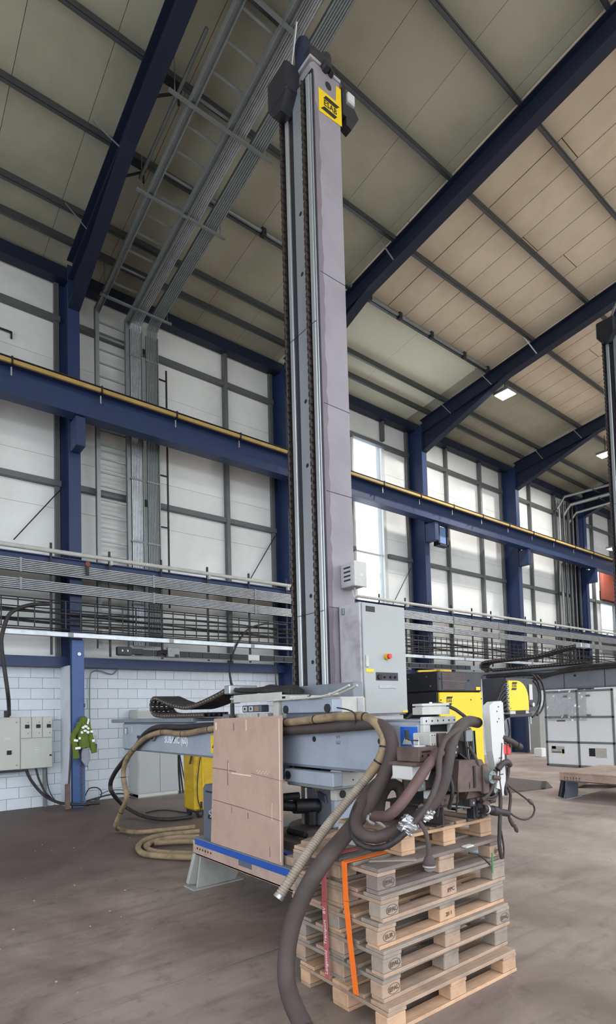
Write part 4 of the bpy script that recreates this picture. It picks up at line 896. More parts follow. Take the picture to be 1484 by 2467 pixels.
random.seed(31)
for i in range(9):
    x0_, z0_ = random.uniform(2.80, 3.15), random.uniform(1.32, 1.5); x1_, z1_ = x0_+random.uniform(-.12, .12), z0_-random.uniform(.12, .3)
    MB().tube(smoothp([(x0_, 2.25, z0_), ((x0_+x1_)/2+random.uniform(-.05, .05), 2.2, (z0_+z1_)/2), (x1_, 2.24, z1_)], .02), random.choice((.006, .009, .012)), 7).build('loose_lead', random.choice((m_black, m_brownd, m_hose)), t, smooth=60)
for (x, y, z, w, h, mt) in ((2.72, 2.3, 1.28, .07, .06, m_galvd), (2.80, 2.28, 1.22, .06, .05, m_white), (3.02, 2.27, 1.47, .05, .07, m_dark), (3.08, 2.3, 1.5, .04, .1, m_brownd), (2.98, 2.26, 1.26, .08, .05, m_dark), (3.12, 2.22, 1.14, .06, .05, m_brownd), (3.3, 2.23, 1.17, .05, .04, m_galvd), (3.38, 2.24, 1.13, .06, .05, m_brown), (3.22, 2.25, 1.07, .04, .08, m_dark), (2.90, 2.3, 1.42, .05, .09, m_white)):
    MB().box(x-w/2, x+w/2, y, y+.06, z-h/2, z+h/2, .006).build('fitting', mt, t)
    MB().disc((x, y, z), (0, -1, 0), .008, .003, 8).build('bolt_head', m_galv, t)
# wire feeder with quarter-round yellow side
t = thing('wire_feeder', (3.9, 2.42, 1.70), 'black wire feeder box with quarter-round yellow side and coiled cables', 'wire feeder')
def quarter(x0, x1, z0, z1, y, r, n=8):
    P = [V(x0, y, z0), V(x1, y, z0)]
    for k in range(n+1):
        a = k/n*math.pi/2; P.append(V(x1-r+r*math.cos(a), y, z1-r*.95+r*.95*math.sin(a)))
    P.append(V(x0, y, z1)); return P
MB().prism(quarter(3.715, 3.975, 1.725, 1.945, YH, .15), V(0, .012, 0)).build('side_panel', m_yel, t)
flag_logo(t, (3.785, YH-.001, 1.905), (1, 0, 0), (0, 0, 1), .085)
MB().disc((3.728, YH, 1.742), (0, -1, 0), .005, .001, 8).build('panel_screw', m_ink, t)
MB().prism(quarter(3.70, 4.10, 1.715, 1.965, YH+.012, .12), V(0, .2, 0)).build('housing', m_blackp, t, smooth=30)
MB().cyl((4.05, YH+.02, 1.84), (4.05, YH+.2, 1.84), .125, 24).build('wire_drum', m_blackp, t, smooth=40)
MB().box(4.0, 4.045, YH+.004, YH+.012, 1.80, 1.92, .003).build('rating_plate', m_cream, t)
MB().disc((4.03, YH+.012, 1.765), (0, -1, 0), .016, .02, 12).build('gauge', m_galv, t)
for i in range(5):
    r = .125+.016*i; cx = 4.04+.012*i
    MB().tube([V(cx+r*math.cos(a), YH+.02+.05*(i % 3), 1.84+(r-.01)*math.sin(a)) for a in [math.radians(q) for q in range(-75, 81, 12)]], .008, 7).build('cable_coil', m_black, t, smooth=60)
for i in range(7):
    MB().cyl((3.715, YH+.01, 1.74+.029*i), (3.685, YH+.0, 1.74+.029*i), .012, 12).build('connector', m_galv, t, smooth=40)
    hose('control_lead', [(3.685, YH, 1.74+.029*i), (3.65, YH, 1.735+.03*i), (3.615-.01*(i % 3), YH+.02, 1.70+.02*i), (3.59, YH+.03, 1.62), (3.58, YH+.03, 1.5)], .008, m_black, None, n=7, parent=t)
MB().box(3.70, 4.0, YH-.01, YH+.2, 1.675, 1.70, .004).build('shelf', m_dark, t)
MB().box(3.72, 3.79, YH, YH+.05, 1.70, 1.722).box(3.93, 3.97, YH, YH+.05, 1.70, 1.722).build('shelf_pad', m_cream, t)
MB().box(3.80, 3.93, YH+.004, YH+.05, 1.70, 1.722).build('shelf_gap', m_ink, t)
MB().prism([V(3.50, YH+.03, 1.78), V(3.60, YH+.03, 1.73), V(3.74, YH+.03, 1.675), V(3.70, YH+.03, 1.66), V(3.62, YH+.03, 1.57), V(3.60, YH+.03, 1.49), V(3.53, YH+.03, 1.48), V(3.51, YH+.03, 1.6)], V(0, .03, 0)).build('arm_gusset', m_brownd, t)
MB().tube([V(3.76, YH+.05, 1.66), V(3.78, YH+.05, 1.58), V(3.76, YH+.05, 1.5), V(3.72, YH+.05, 1.45)], .006, 6).tube([V(3.71, YH+.05, 1.66), V(3.72, YH+.05, 1.58), V(3.70, YH+.05, 1.5)], .005, 6).build('thin_lead', m_black, t, smooth=60)
MB().box(3.99, 4.0, YH, YH+.01, 1.62, 1.68).build('tie', m_galv, t)

# ------------------------------------------------------------------ hoses and cables about the head
CH = px((470, 1992, 'Z', .05), (420, 1997, 'Z', .05), (380, 2001, 'Z', .05), (330, 2005, 'Z', .05), (288, 1998, 'Z', .05), (279, 1988, 'X', 2.96), (292, 1955, 'X', 2.95), (305, 1920, 'X', 2.9), (297, 1872, 'X', 2.88), (302, 1838, 'X', 2.88), (322, 1805, 'X', 2.88), (352, 1777, 'X', 2.885), (392, 1764, 'X', 2.9), (440, 1768, 'X', 2.9), (505, 1757, 'X', 2.9), (600, 1746, 'X', 2.895), (690, 1741, 'X', 2.885), (760, 1733, 'X', 2.88), (830, 1726, 'X', 2.87), (880, 1728, 'X', 2.86), (908, 1744, 'X', 2.84), (924, 1772, 'X', 2.82), (926, 1800, 'X', 2.8), (912, 1836, 'X', 2.77), (885, 1872, 'X', 2.73))
ch = hose('canvas_hose', CH, .034, m_tan, 'tan canvas-wrapped hose strapped along the boom and down to the floor')
for i in (6, 8, 10, 12, 13, 14, 16, 17, 19, 22, 23):
    d = (CH[i+1]-CH[i-1]).normalized(); MB().cyl(CH[i]-d*.006, CH[i]+d*.006, .0365, 14).build('hose_tie', m_ink, ch, smooth=40)
rp = px((887, 1870, 'X', 2.73), (850, 1915, 'X', 2.60), (800, 1975, 'X', 2.44), (755, 2035, 'X', 2.25), (715, 2095, 'X', 2.10), (672, 2160, 'X', 1.98))
t = thing('ribbed_hose', rp[-1], 'ribbed grey hose end hanging open beside the pallet stack', 'hose')
hose('ribbed_tube', rp, .03, m_rib, None, n=14, step=.0055, parent=t, rfun=lambda i, n: .0285+(.0035 if i % 3 else -.002))
e = rp[-1]; dd = (rp[-1]-rp[-2]).normalized(); MB().cyl(e-dd*.012, e+dd*.012, .032, 16).build('metal_cuff', m_galv, t, smooth=40)
hose('rubber_hose', px((640, 1762, 'X', 2.90), (700, 1760, 'X', 2.885), (780, 1755, 'X', 2.88), (860, 1748, 'X', 2.865), (908, 1744, 'X', 2.86), (932, 1758, 'X', 2.84), (945, 1792, 'X', 2.81), (938, 1838, 'X', 2.74), (916, 1888, 'X', 2.66), (876, 1955, 'X', 2.52), (825, 2020, 'X', 2.36), (776, 2080, 'X', 2.14), (737, 2145, 'X', 2.05), (708, 2215, 'X', 2.0), (692, 2290, 'X', 1.96), (690, 2360, 'X', 1.92), (706, 2420, 'X', 1.88), (735, 2480, 'X', 1.86)), .05, m_hose, 'thick dusty black hose arching from the boom down past the pallets', n=16, rfun=lambda i, n: .038+.014*min(1, max(0, (i/n-.3)*2.5)))
hose('rubber_hose', px((463, 1968, 'Z', .05), (400, 1974, 'Z', .05), (345, 1966, 'Z', .06), (300, 1942, 'Z', .2), (272, 1912, 'X', 3.1), (266, 1890, 'X', 3.05), (275, 1865, 'X', 3.0), (298, 1833, 'X', 2.97), (330, 1795, 'X', 2.91), (350, 1768, 'X', 2.9), (380, 1752, 'X', 2.91), (440, 1752, 'X', 2.92), (505, 1748, 'X', 2.92), (640, 1750, 'X', 2.925)), .033, m_black, 'black hose beside the tan one dropping from the far boom end')
for i, (pts, lab) in enumerate((
    (((480, 2003), (430, 2008), (385, 2013), (350, 2024), (333, 2040), (345, 2056), (390, 2062), (480, 2066)), 'outermost coil of tan hose lying on the floor by the base'),
    (((480, 2016), (420, 2019), (378, 2026), (352, 2038), (365, 2050), (400, 2055), (480, 2058)), 'inner coil of tan hose nested on the floor by the base'))):
    hose('floor_hose', pxl('Z', .045, *pts), .038, m_tan, lab)
hose('floor_hose', pxl('Z', .045, (480, 2027), (430, 2028), (400, 2030), (372, 2032)), .036, m_tan, 'short straight end of tan hose inside the floor coil')
hose('sleeve_hose', px((1150, 1741, 'Y', 2.32), (1128, 1738, 'Y', 2.26), (1106, 1752, 'Y', 2.2), (1090, 1782, 'Y', 2.16), (1080, 1825, 'Y', 2.14), (1070, 1880, 'Y', 2.14), (1050, 1925, 'Y', 2.16), (1015, 1962, 'Y', 2.2), (985, 1985, 'Y', 2.26)), .037, m_hose, 'thick grey cable sleeve curving down in front of the brown gearbox', n=16)
hose('control_cable', px((1120, 1755, 'Y', 2.2), (1095, 1762, 'Y', 2.14), (1068, 1788, 'Y', 2.09), (1058, 1830, 'Y', 2.08), (1056, 1870, 'Y', 2.07), (1042, 1915, 'Y', 2.07), (1020, 1955, 'Y', 2.09), (998, 1982, 'Y', 2.12)), .017, m_hose, 'medium black cable running down left of the thick sleeve', 'cable')
hose('power_cable', px((1060, 1812, 'Y', 2.16), (1030, 1845, 'Y', 2.12), (1000, 1890, 'Y', 2.12), (965, 1938, 'Y', 2.14), (935, 1965, 'Y', 2.2), (905, 1966, 'Y', 2.35)), .031, m_hosep, 'reddish worn cable slanting across the front of the welding head', 'cable')
hose('rubber_hose', px((978, 1978, 'Y', 2.22), (950, 2002, 'Y', 2.26), (905, 2018, 'Y', 2.32), (870, 2008, 'Y', 2.4), (856, 1980, 'Y', 2.5), (866, 1940, 'Y', 2.6), (895, 1900, 'Y', 2.7), (930, 1868, 'Y', 2.75)), .037, m_hose, 'thick black hose looped in a U on top of the pallets')
hose('control_cable', px((978, 2005, 'Y', 2.14), (940, 2035, 'Y', 2.2), (900, 2044, 'Y', 2.3), (862, 2030, 'Y', 2.4), (846, 1998, 'Y', 2.48), (852, 1955, 'Y', 2.55), (880, 1915, 'Y', 2.65)), .018, m_black, 'thin black cable curving outside the thick U-shaped hose loop', 'cable')
hose('rubber_hose', px((912, 1972, 'Y', 2.7), (915, 1930, 'Y', 2.68), (930, 1897, 'Y', 2.66), (950, 1890, 'Y', 2.64), (966, 1905, 'Y', 2.62), (972, 1940, 'Y', 2.6)), .04, m_hose, 'grey hose bent in a small arch behind the slanting reddish cable')
hose('control_cable', px((900, 1985, 'Y', 2.45), (885, 1975, 'Y', 2.45), (892, 1962, 'Y', 2.5), (905, 1975, 'Y', 2.4), (925, 1992, 'Y', 2.4)), .01, m_cabg, 'thin grey cable curled inside the hose loop on the pallets', 'cable')
hose('black_cable', px((975, 1738, 'Y', 2.75), (1000, 1715, 'Y', 2.7), (1030, 1699, 'Y', 2.6), (1062, 1696, 'Y', 2.5), (1098, 1710, 'Y', 2.4), (1130, 1735, 'Y', 2.34)), .012, m_black, 'thin black cable arching over the boom nose before the yellow panel', 'cable')
hose('thin_tie_cable', px((812, 1705, 'X', 2.84), (838, 1710, 'X', 2.83), (855, 1720, 'X', 2.82), (856, 1748, 'X', 2.83)), .005, m_ink, 'thin black tie sticking up from the tan hose', 'tie')
t = thing('foil_wrap', at(982, 1990, 'Y', 2.2), 'crumpled silver foil wrapped round the cable ends on the pallets', 'foil')
random.seed(11)
def crumple(c, ax, r, L, n=14, k=9, a=.25):
    ax = Vector(ax).normalized(); u = ax.orthogonal().normalized(); w = ax.cross(u); R = []
    for i in range(k):
        f = i/(k-1); rr = r*(1-.25*abs(2*f-1)**2)
        R.append([Vector(c)+ax*L*(f-.5)+(u*math.cos(2*math.pi*j/n)+w*math.sin(2*math.pi*j/n))*rr*(1+random.uniform(-a, a)) for j in range(n)])
    return R
MB().loft(crumple(at(984, 1988, 'Y', 2.17), (-.3, .2, -.5), .052, .10)).build('foil_sheet', m_foil, t)
MB().loft(crumple(at(1025, 1958, 'Y', 2.19), (-.6, .3, -.6), .046, .09)).build('foil_sheet', m_foil, t)
t = thing('plug_cable', at(1034, 2085, 'Y', 2.07), 'cable hanging over the pallets with bulb-shaped plug and silver band', 'plug')
hose('cable', px((1004, 1976, 'Y', 2.13), (1022, 1996, 'Y', 2.09), (1031, 2030, 'Y', 2.07), (1033, 2062, 'Y', 2.07)), .013, m_hose, None, parent=t)
c = at(1034, 2082, 'Y', 2.07)
MB().tube([c+V(0, 0, q) for q in (.05, .035, .015, 0, -.012, -.02)], [.014, .026, .034, .035, .033, .03], 16).build('plug_body', m_hose, t, smooth=50)
MB().cyl(c+V(0, 0, -.004), c+V(0, 0, -.014), .0365, 16).build('metal_band', m_galv, t, smooth=40)
MB().tube([c+V(0, 0, q) for q in (-.02, -.032, -.04)], [.03, .026, .012], 14).build('plug_tip', m_foil, t, smooth=50)
# torch handle and the leads hanging off the head
t = thing('torch_handle', at(1220, 1785, 'Y', 2.2), 'dark hand torch resting on a bracket right of the white slide', 'torch')
hose('handle', px((1196, 1777, 'Y', 2.22), (1215, 1779, 'Y', 2.2), (1232, 1787, 'Y', 2.19), (1250, 1800, 'Y', 2.18)), .022, m_brownd, None, parent=t, rfun=lambda i, n: .019+.007*i/n)
MB().cyl(at(1243, 1795, 'Y', 2.183), at(1252, 1801, 'Y', 2.178), .029, 14).build('nozzle_ring', m_black, t, smooth=40)
hose('trigger', px((1228, 1790, 'Y', 2.19), (1231, 1800, 'Y', 2.185)), .008, m_dark, None, parent=t)
q = at(1218, 1803, 'Y', 2.2); MB().box(q.x-.045, q.x-.005, 2.19, 2.22, q.z-.04, q.z+.03, .005).box(q.x+.01, q.x+.05, 2.19, 2.22, q.z-.045, q.z+.02, .005).build('red_clamp', m_red, t)
q = at(1198, 1800, 'Y', 2.24); MB().box(q.x-.04, q.x, 2.22, 2.26, q.z-.14, q.z+.02, .005).build('hanger', m_cream, t)
LEADS = (
    (((1206, 1790), (1204, 1830), (1200, 1870), (1206, 1920), (1204, 1980), (1203, 2030), (1206, 2055), (1209, 2068)), .013, 'longest dark lead hanging from the head down past the top pallet'),
    (((1218, 1790), (1217, 1840), (1216, 1890), (1220, 1915)), .011, 'straight short dark lead with blunt end below the torch'),
    (((1212, 1840), (1210, 1880), (1222, 1895), (1230, 1915), (1228, 1945), (1226, 1962), (1229, 1978), (1236, 1990)), .010, 'dark lead with two plug tips hanging right of the connector'),
    (((1216, 1884), (1232, 1898), (1255, 1915), (1272, 1928), (1284, 1938), (1288, 1952), (1281, 1968), (1264, 1975), (1245, 1970), (1228, 1958)), .0065, 'thin lead looping widest to the right over the floor'),
    (((1196, 1840), (1190, 1880), (1178, 1910), (1160, 1928)), .016, 'dark cable bundle passing behind the foot of white slide'),
    (((1201, 1905), (1190, 1918), (1176, 1922), (1165, 1920)), .006, 'upper of two small wire loops below the white slide'),
    (((1200, 1915), (1188, 1927), (1172, 1926), (1162, 1938)), .006, 'lower of two small wire loops below the white slide'))
for pts, r, lab in LEADS: hose('hanging_lead', pxl('Y', 2.2, *pts), r, m_brownd, lab, 'cable', n=9)
hose('hanging_lead', pxl('Y', 2.205, (1207, 2000), (1212, 2030), (1214, 2050), (1213, 2068)), .006, m_brownd, 'thinnest lead tail beside the longest hanging lead', 'cable', n=7)
for (x_, y_, L_, lab) in ((1233, 1980, .05, 'upper dark plug tip on the forked hanging lead'), (1243, 1996, .06, 'lower pale plug tip on the forked hanging lead'), (1278, 1932, .065, 'inline connector on the widest lead loop')):
    c = at(x_, y_, 'Y', 2.2); d = V(.45, 0, -.8).normalized() if L_ < .065 else V(.75, 0, -.5).normalized()
    tag(MB().tube([c-d*L_/2, c-d*L_*.3, c+d*L_*.3, c+d*L_/2], [.009, .014, .014, .008], 10).build('inline_plug', m_brown, None, smooth=50), lab, 'plug')
t = thing('cable_connector', at(1192, 1955, 'Y', 2.22), 'fat black cable connector lying level beside the welding head', 'connector')
a, b = at(1162, 1948, 'Y', 2.22), at(1226, 1960, 'Y', 2.2); d = b-a
MB().tube([a, a+d*.35, a+d*.36, a+d*.52, a+d*.54, a+d*.9, b], [.028, .028, .033, .033, .024, .024, .012], 14).build('body', m_black, t, smooth=40)
MB().cyl(a+d*.13, a+d*.17, .0295, 14).build('white_ring', m_white, t, smooth=40)
for i in range(2):
    pts = [((1224, 1848), (1222, 1870), (1212, 1890), (1200, 1900)), ((1185, 1895), (1178, 1905), (1190, 1912), (1205, 1902))][i]
    hose('hanging_lead', pxl('Y', 2.24, *pts), .014, m_black, ('dark sleeve of leads gathered below the torch bracket', 'short dark cable stub tucked behind the leads')[i], 'cable')

# ------------------------------------------------------------------ pallet stack
def pallet(label, loc, rot, kinds, brands=(), group='wooden pallets in the stack'):
    """four-way pallet 1200 x 800: boards and blocks, each its own part"""
    t = thing('pallet', (0, 0, 0), label, 'pallet', group); L, Wd = 1.2, .8
    k = lambda: random.choice(kinds)
    for y, w in ((.0725, .145), (.25, .1), (.4, .145), (.55, .1), (.7275, .145)):
        e = random.uniform(0, .012); MB().box(e, L-random.uniform(0, .012), y-w/2, y+w/2, .122, .144, .003).build('deck_board', wood(k()), t)
    for x in (.0725, .6, 1.1275): MB().box(x-.0725, x+.0725, 0, Wd, .1, .1215, .003).build('stringer_board', woody(k()), t)
    for x, w in ((.0725, .145), (.6, .145), (1.1275, .145)):
        for y, d in ((.05, .1), (.4, .145), (.75, .1)):
            kk = k(); j = random.uniform(-.004, .004)
            b = MB().box(x-w/2+j, x+w/2+j, y-d/2+.002, y+d/2, .022, .0995, .005).build('block', wood(kk), t)
            if y == .05:
                s = brands.get(x)
                if s:
                    text('brand_lettering', s, .034, (x+.012, y-d/2+.001, .06), (1, 0, .06), (0, 0, 1), m_brand, b, bold=.0008)
                    if s in ('EPAL', 'EUR'):
                        n = 20; P = []
                        for q in range(n):
                            a = 2*math.pi*q/n; P.append((math.cos(a), math.sin(a)))
                        mb = MB(); vs = []; c0 = V(x+.012, y-d/2, .06)
                        for rr in (1.0, .92):
                            for ca, sa in P: vs.append(c0+V(ca*.047*rr, 0, sa*.029*rr))
                        mb.add(vs, [(q, (q+1) % n, n+(q+1) % n, n+q) for q in range(n)]); mb.build('brand_ring', m_brand, b)
    for y, w in ((.05, .1), (.4, .145), (.75, .1)): MB().box(random.uniform(0, .01), L, y-w/2, y+w/2, 0, .0215, .003).build('bottom_board', wood(k()), t)
    t.location = loc; t.rotation_euler = (0, 0, rot); return t
random.seed(5)
R = math.radians
PAL = (
    ('fresh yellow pallet standing on the floor under the stack', (2.245, 2.19, 0), -1.4, ('new', 'new', 'mid'), {}),
    ('greyed pallet with clear oval brand, second from the floor', (2.27, 2.245, .1445), -.4, ('grey', 'mid', 'grey'), {.0725: 'EPAL', 1.1275: ''}),
    ('grey pallet with faint brand, third from the floor', (2.26, 2.225, .289), -.8, ('grey', 'grey', 'mid'), {.0725: 'EPAL', 1.1275: 'EPAL'}),
    ('pallet with split pale corner block, fourth from the floor', (2.25, 2.25, .4335), -.5, ('mid', 'grey', 'new'), {.0725: 'EUR', .6: '20 1'}),
    ('pallet with dark bold oval brand, fifth from the floor', (2.27, 2.24, .578), -.2, ('mid', 'mid', 'grey'), {.0725: 'EPAL', .6: 'IPPC'}),
    ('darkest grey pallet, topmost full one of the stack', (2.275, 2.265, .7225), -1.0, ('grey', 'dark', 'mid'), {.0725: 'EPAL', 1.1275: 'EPAL'}))
for lab, loc, r, kd, br in PAL: pallet(lab, loc, R(r), kd, br)
# half pallet on top, boards running the short way
t = thing('half_pallet', (0, 0, 0), 'small fresh half pallet on top of the stack under the head', 'pallet', 'wooden pallets in the stack')
for i in range(7):
    x = .06+.128*i; MB().box(x-.052, x+.052, random.uniform(0, .008), .6, .122, .142, .003).build('deck_board', woody('dark' if i % 2 else 'mid'), t)
for y in (.05, .3, .55): MB().box(0, .89, y-.05, y+.05, .1, .1215, .003).build('stringer_board', wood('new'), t)
for x in (.06, .445, .83):
    for y in (.05, .3, .55): MB().box(x-.06, x+.06, y-.05, y+.05, .022, .0995, .004).build('block', wood('new'), t)
    MB().box(x-.06, x+.06, 0, .6, 0, .0215, .003).build('bottom_board', woody('new'), t)
MB().box(.885, .893, .08, .12, .03, .095).build('red_mark', m_red, t)
t.location = (2.58, 2.36, .867); t.rotation_euler = (0, 0, R(-2.0))
# webbing over the stack
def strap(name, pts, wid, mat, label):
    P = [Vector(p) for p in pts]; mb = MB()
    for a, b in zip(P[:-1], P[1:]):
        d = (b-a); n = V(-1, 0, 0) if abs(d.z) > abs(d.x) else V(0, 0, 1)
        mb.bar(a-d.normalized()*.001, b+d.normalized()*.001, wid, .004, up=n)
    return tag(mb.build(name, mat), label, 'strap')
XS = 2.235
so_p = pxl('X', XS, (828.6, 2072), (833.6, 2171), (841.7, 2252), (857.9, 2396)); sp_p = pxl('X', XS, (780.5, 2072), (781, 2171), (785, 2252), (789, 2357))
so_p[0].z = sp_p[0].z = .872
so = strap('ratchet_strap', [V(2.62, so_p[0].y, .872)]+so_p, .042, m_orange, 'plain orange strap running down the left side of the pallet stack')
sp = strap('printed_strap', [V(2.5, sp_p[0].y, .872)]+sp_p, .042, m_pink, 'faded red strap with pale lettering on the pallet stack')
dv = (sp_p[1]-sp_p[3]).normalized()
for wd_txt, f in (('Langsvold', .21), ('Transport', .60), ('BV', .88)): text('strap_lettering', wd_txt, .036, sp_p[3].lerp(sp_p[1], f), dv, V(0, 1, 0), m_letter, sp, lift=.004, bold=.0005)

# ------------------------------------------------------------------ things around the machine
ib = thing('steel_beam_offcut', (2.95, 2.45, 1.01), 'short dark steel beam offcut standing on the half pallet', 'beam')
MB().box(2.84, 2.98, 2.30, 2.75, 1.0105, 1.02).box(2.84, 2.98, 2.30, 2.75, 1.13, 1.14).box(2.905, 2.918, 2.30, 2.75, 1.02, 1.13).build('beam_section', m_brownd, ib)
tag(MB().cyl((3.02, 2.42, 1.0105), (3.02, 2.42, 1.065), .034, 16).build('steel_ring', m_dark, None, smooth=40), 'small dark steel ring standing beside the beam offcut', 'ring')
# board leaning against the boom
def lean(z): return 2.742+.0*(z-.5)
bd = thing('packing_board', (2.74, 4.4, .5), 'large brown fibreboard sheet standing upright against the boom', 'board')
Pb = [at(508, 1732, 'X', 2.74), at(677, 1724, 'X', 2.77), at(680, 2084, 'X', 2.735), at(508, 2026, 'X', 2.735)]
Pb[0].x = Pb[1].x = 2.775; Pb[2].z = Pb[3].z = .503
MB().prism(Pb, V(.012, 0, 0)).build('board_sheet', m_card, bd)
def on_board(u, v, off=-.002):
    a = Pb[0].lerp(Pb[1], u); b = Pb[3].lerp(Pb[2], u); return a.lerp(b, v)+V(off, 0, 0)
def mark(u0, v0, u1, v1, w, mt, nm):
    a, b = on_board(u0, v0), on_board(u1, v1); MB().bar(a, b, .0016, w, up=(0, 1, 0) if abs((b-a).z) > abs((b-a).y) else (0, 0, 1)).build(nm, mt, bd)
mark(.0, .40, .38, .41, .006, m_cardk, 'crease'); mark(.31, .425, .60, .43, .011, m_cardl, 'torn_edge'); mark(.6, .41, 1, .44, .003, m_cardk, 'crease')
mark(.02, .655, .5, .675, .006, m_cardk, 'crease'); mark(.5, .675, 1, .71, .004, m_cardk, 'crease')
mark(.25, .33, .255, .52, .008, m_cardk, 'crease'); mark(.26, .35, .265, .43, .008, m_cardl, 'torn_edge')
mark(.52, .02, .525, .10, .012, m_cardl, 'torn_edge'); mark(.04, .03, .045, .09, .025, m_cardl, 'torn_edge'); mark(.33, .04, .335, .1, .008, m_cardk, 'crease')
mark(.32, .68, .325, .73, .004, m_cardk, 'nail_line'); mark(.56, .70, .565, .745, .006, m_cardk, 'nail_line'); mark(.88, .60, .88, .72, .006, m_cardl, 'torn_edge'); mark(.85, .9, .855, .97, .004, m_cardk, 'nail_line')
for i in range(9): MB().disc(on_board(.68+.02*i, .45+.012*(i % 2)-.06, 0), (-1, 0, 0), .006, .001, 6).build('scuff', m_cardl, bd)
mark(.97, .02, .985, .98, .012, m_cardl, 'board_lip')
gb = thing('grey_box_unit', (2.95, 5.1, .5), 'dark grey box unit standing on the base behind the brown board', 'box')
MB().prism([V(2.80, 5.02, .5), V(2.80, 5.27, .5), V(2.80, 5.27, 1.0), V(2.80, 5.22, 1.045), V(2.80, 5.02, 1.05)], V(.3, 0, 0)).build('housing', m_gbox, gb)
MB().box(2.797, 2.8, 5.06, 5.21, .965, .98).build('vent_slot', m_ink, gb)
MB().box(2.797, 2.8, 5.09, 5.17, .70, .74).build('label_mark', m_dark, gb)
text('label_squiggle', 'SS', .1, (2.798, 5.1, .76), (0, -1, .5), (0, .5, 1), m_white, gb)
# yellow drum unit behind
yc = thing('yellow_heater_unit', (4.55, 8.85, 0), 'tall yellow unit with black handle behind the grey box', 'unit')
p0 = at(462, 1965, 'Z', .1)
yx0, yx1 = at(462, 1960, 'Y', 8.9).x, at(462, 1960, 'Y', 8.9).x+.44
MB().box(yx0, yx1, 8.78, 9.2, .12, 1.12, .03).build('body', m_yeld, yc)
MB().box(yx0+.02, yx1-.02, 8.8, 9.18, 1.12, 1.15, .01).build('top_lid', m_black, yc)
MB().cyl((yx0+.155, 8.775, .14), (yx0+.155, 8.775, 1.1), .012, 8).build('edge_bead', m_yel, yc)
MB().tube(smoothp([(yx0-.07, 8.8, .92), (yx0-.01, 8.8, 1.15), (yx0+.06, 8.82, 1.27), (yx0+.16, 8.85, 1.28), (yx0+.2, 8.85, 1.2)], .03), .018, 8).build('handle', m_black, yc, smooth=50)
MB().box(yx0+.1, yx0+.2, 8.8, 8.95, 1.2, 1.3, .01).bar((yx0+.1, 8.85, 1.2), (yx0+.42, 8.85, 1.22), .02, .02).bar((yx0+.3, 8.85, 1.15), (yx0+.3, 8.85, 1.23), .015, .015).bar((yx0+.22, 8.85, 1.15), (yx0+.22, 8.85, 1.2), .015, .015).bar((yx0+.38, 8.85, 1.15), (yx0+.38, 8.85, 1.23), .015, .015).build('top_frame', m_dark, yc)
MB().tube(smoothp([(yx0+.14, 8.76, 1.12), (yx0+.08, 8.75, .9), (yx0+.04, 8.75, .6), (yx0+.04, 8.75, .35), (yx0+.1, 8.76, .15)], .04), .009, 7).build('cable', m_black, yc, smooth=50)
MB().box(yx0+.1, yx0+.16, 8.774, 8.78, .16, .27).build('data_plate', m_dark, yc)
for x in (yx0+.06, yx1-.08): MB().cyl((x, 8.8, .06), (x+.05, 8.8, .06), .06, 12).cyl((x, 9.15, .06), (x+.05, 9.15, .06), .06, 12).box(x-.02, x+.09, 8.78, 9.18, .08, .125).build('castor', m_black, yc, smooth=40)
# cupboard by the wall
cu = thing('steel_cupboard', (5.2, 11.9, 0), 'light grey two-door steel cupboard against the white block wall', 'cupboard')
c0, c1 = at(334, 1900, 'Y', 11.72), at(430, 1900, 'Y', 11.72)
MB().box(c0.x, c1.x, 11.74, 12.2, .02, 1.9, .006).build('body', m_ecab, cu)
xm = at(385, 1800, 'Y', 11.72).x
for a, b in ((c0.x+.01, xm-.004), (xm+.004, c1.x-.01)): MB().box(a, b, 11.72, 11.74, .1, 1.87, .004).build('door', m_door, cu)
MB().box(c0.x, c1.x, 11.75, 12.2, 0, .08).build('plinth', m_galvd, cu)
MB().box(xm+.03, xm+.05, 11.71, 11.72, .95, 1.07, .003).build('handle', m_dark, cu)
# switch cabinets on the wall left
sc = thing('switch_cabinet', (2.3, 12.1, .8), 'large grey electrical switch cabinet with five doors on the wall', 'cabinet')
def cab(px0, px1, py0, py1, nm):
    a, b = at(px0, py0, 'Y', 12.0), at(px1, py1, 'Y', 12.0); return a, b
MB().box(1.2, 3.06, 12.03, YW, .79, 1.80, .006).build('body', m_ecab, sc)
DO = [(1.5, 2.47, .80, 1.795), (2.485, 2.675, 1.39, 1.795), (2.685, 2.87, 1.39, 1.795), (2.88, 3.055, 1.39, 1.795), (2.485, 3.055, .80, 1.375)]
for i, (a, b, c, e) in enumerate(DO):
    d = MB().box(a, b, 12.005, 12.03, c, e, .005).build('door', m_ecab, sc)
    if i in (1, 2, 3):
        MB().box(a+.075, a+.15, 11.985, 12.005, 1.58, 1.65, .004).build('rotary_switch', m_ink, d); MB().box(a+.075, a+.15, 12.003, 12.005, 1.765, 1.775).build('label_plate', m_white, d)
        for z in (1.69, 1.48): MB().cyl((a+.13, 12.005, z), (a+.13, 11.998, z), .012, 10).build('door_lock', m_galvd, d)
    if i == 0:
        MB().box(2.24, 2.32, 11.985, 12.005, 1.09, 1.17, .004).build('rotary_switch', m_ink, d); MB().box(2.23, 2.33, 12.003, 12.005, 1.18, 1.2).box(2.2, 2.31, 12.003, 12.005, 1.37, 1.42).box(2.33, 2.45, 12.003, 12.005, 1.765, 1.775).build('label_plate', m_white, d)
        for z in (1.70, .88): MB().cyl((2.41, 12.005, z), (2.41, 11.998, z), .015, 10).build('door_lock', m_galvd, d)
    if i == 4:
        for k in range(3): MB().box(2.73, 2.82, 12.003, 12.005, 1.10+.045*k, 1.12+.045*k).build('label_plate', m_white, d)
        MB().box(3.0, 3.04, 11.985, 12.005, 1.02, 1.05, .004).build('handle', m_ink, d)
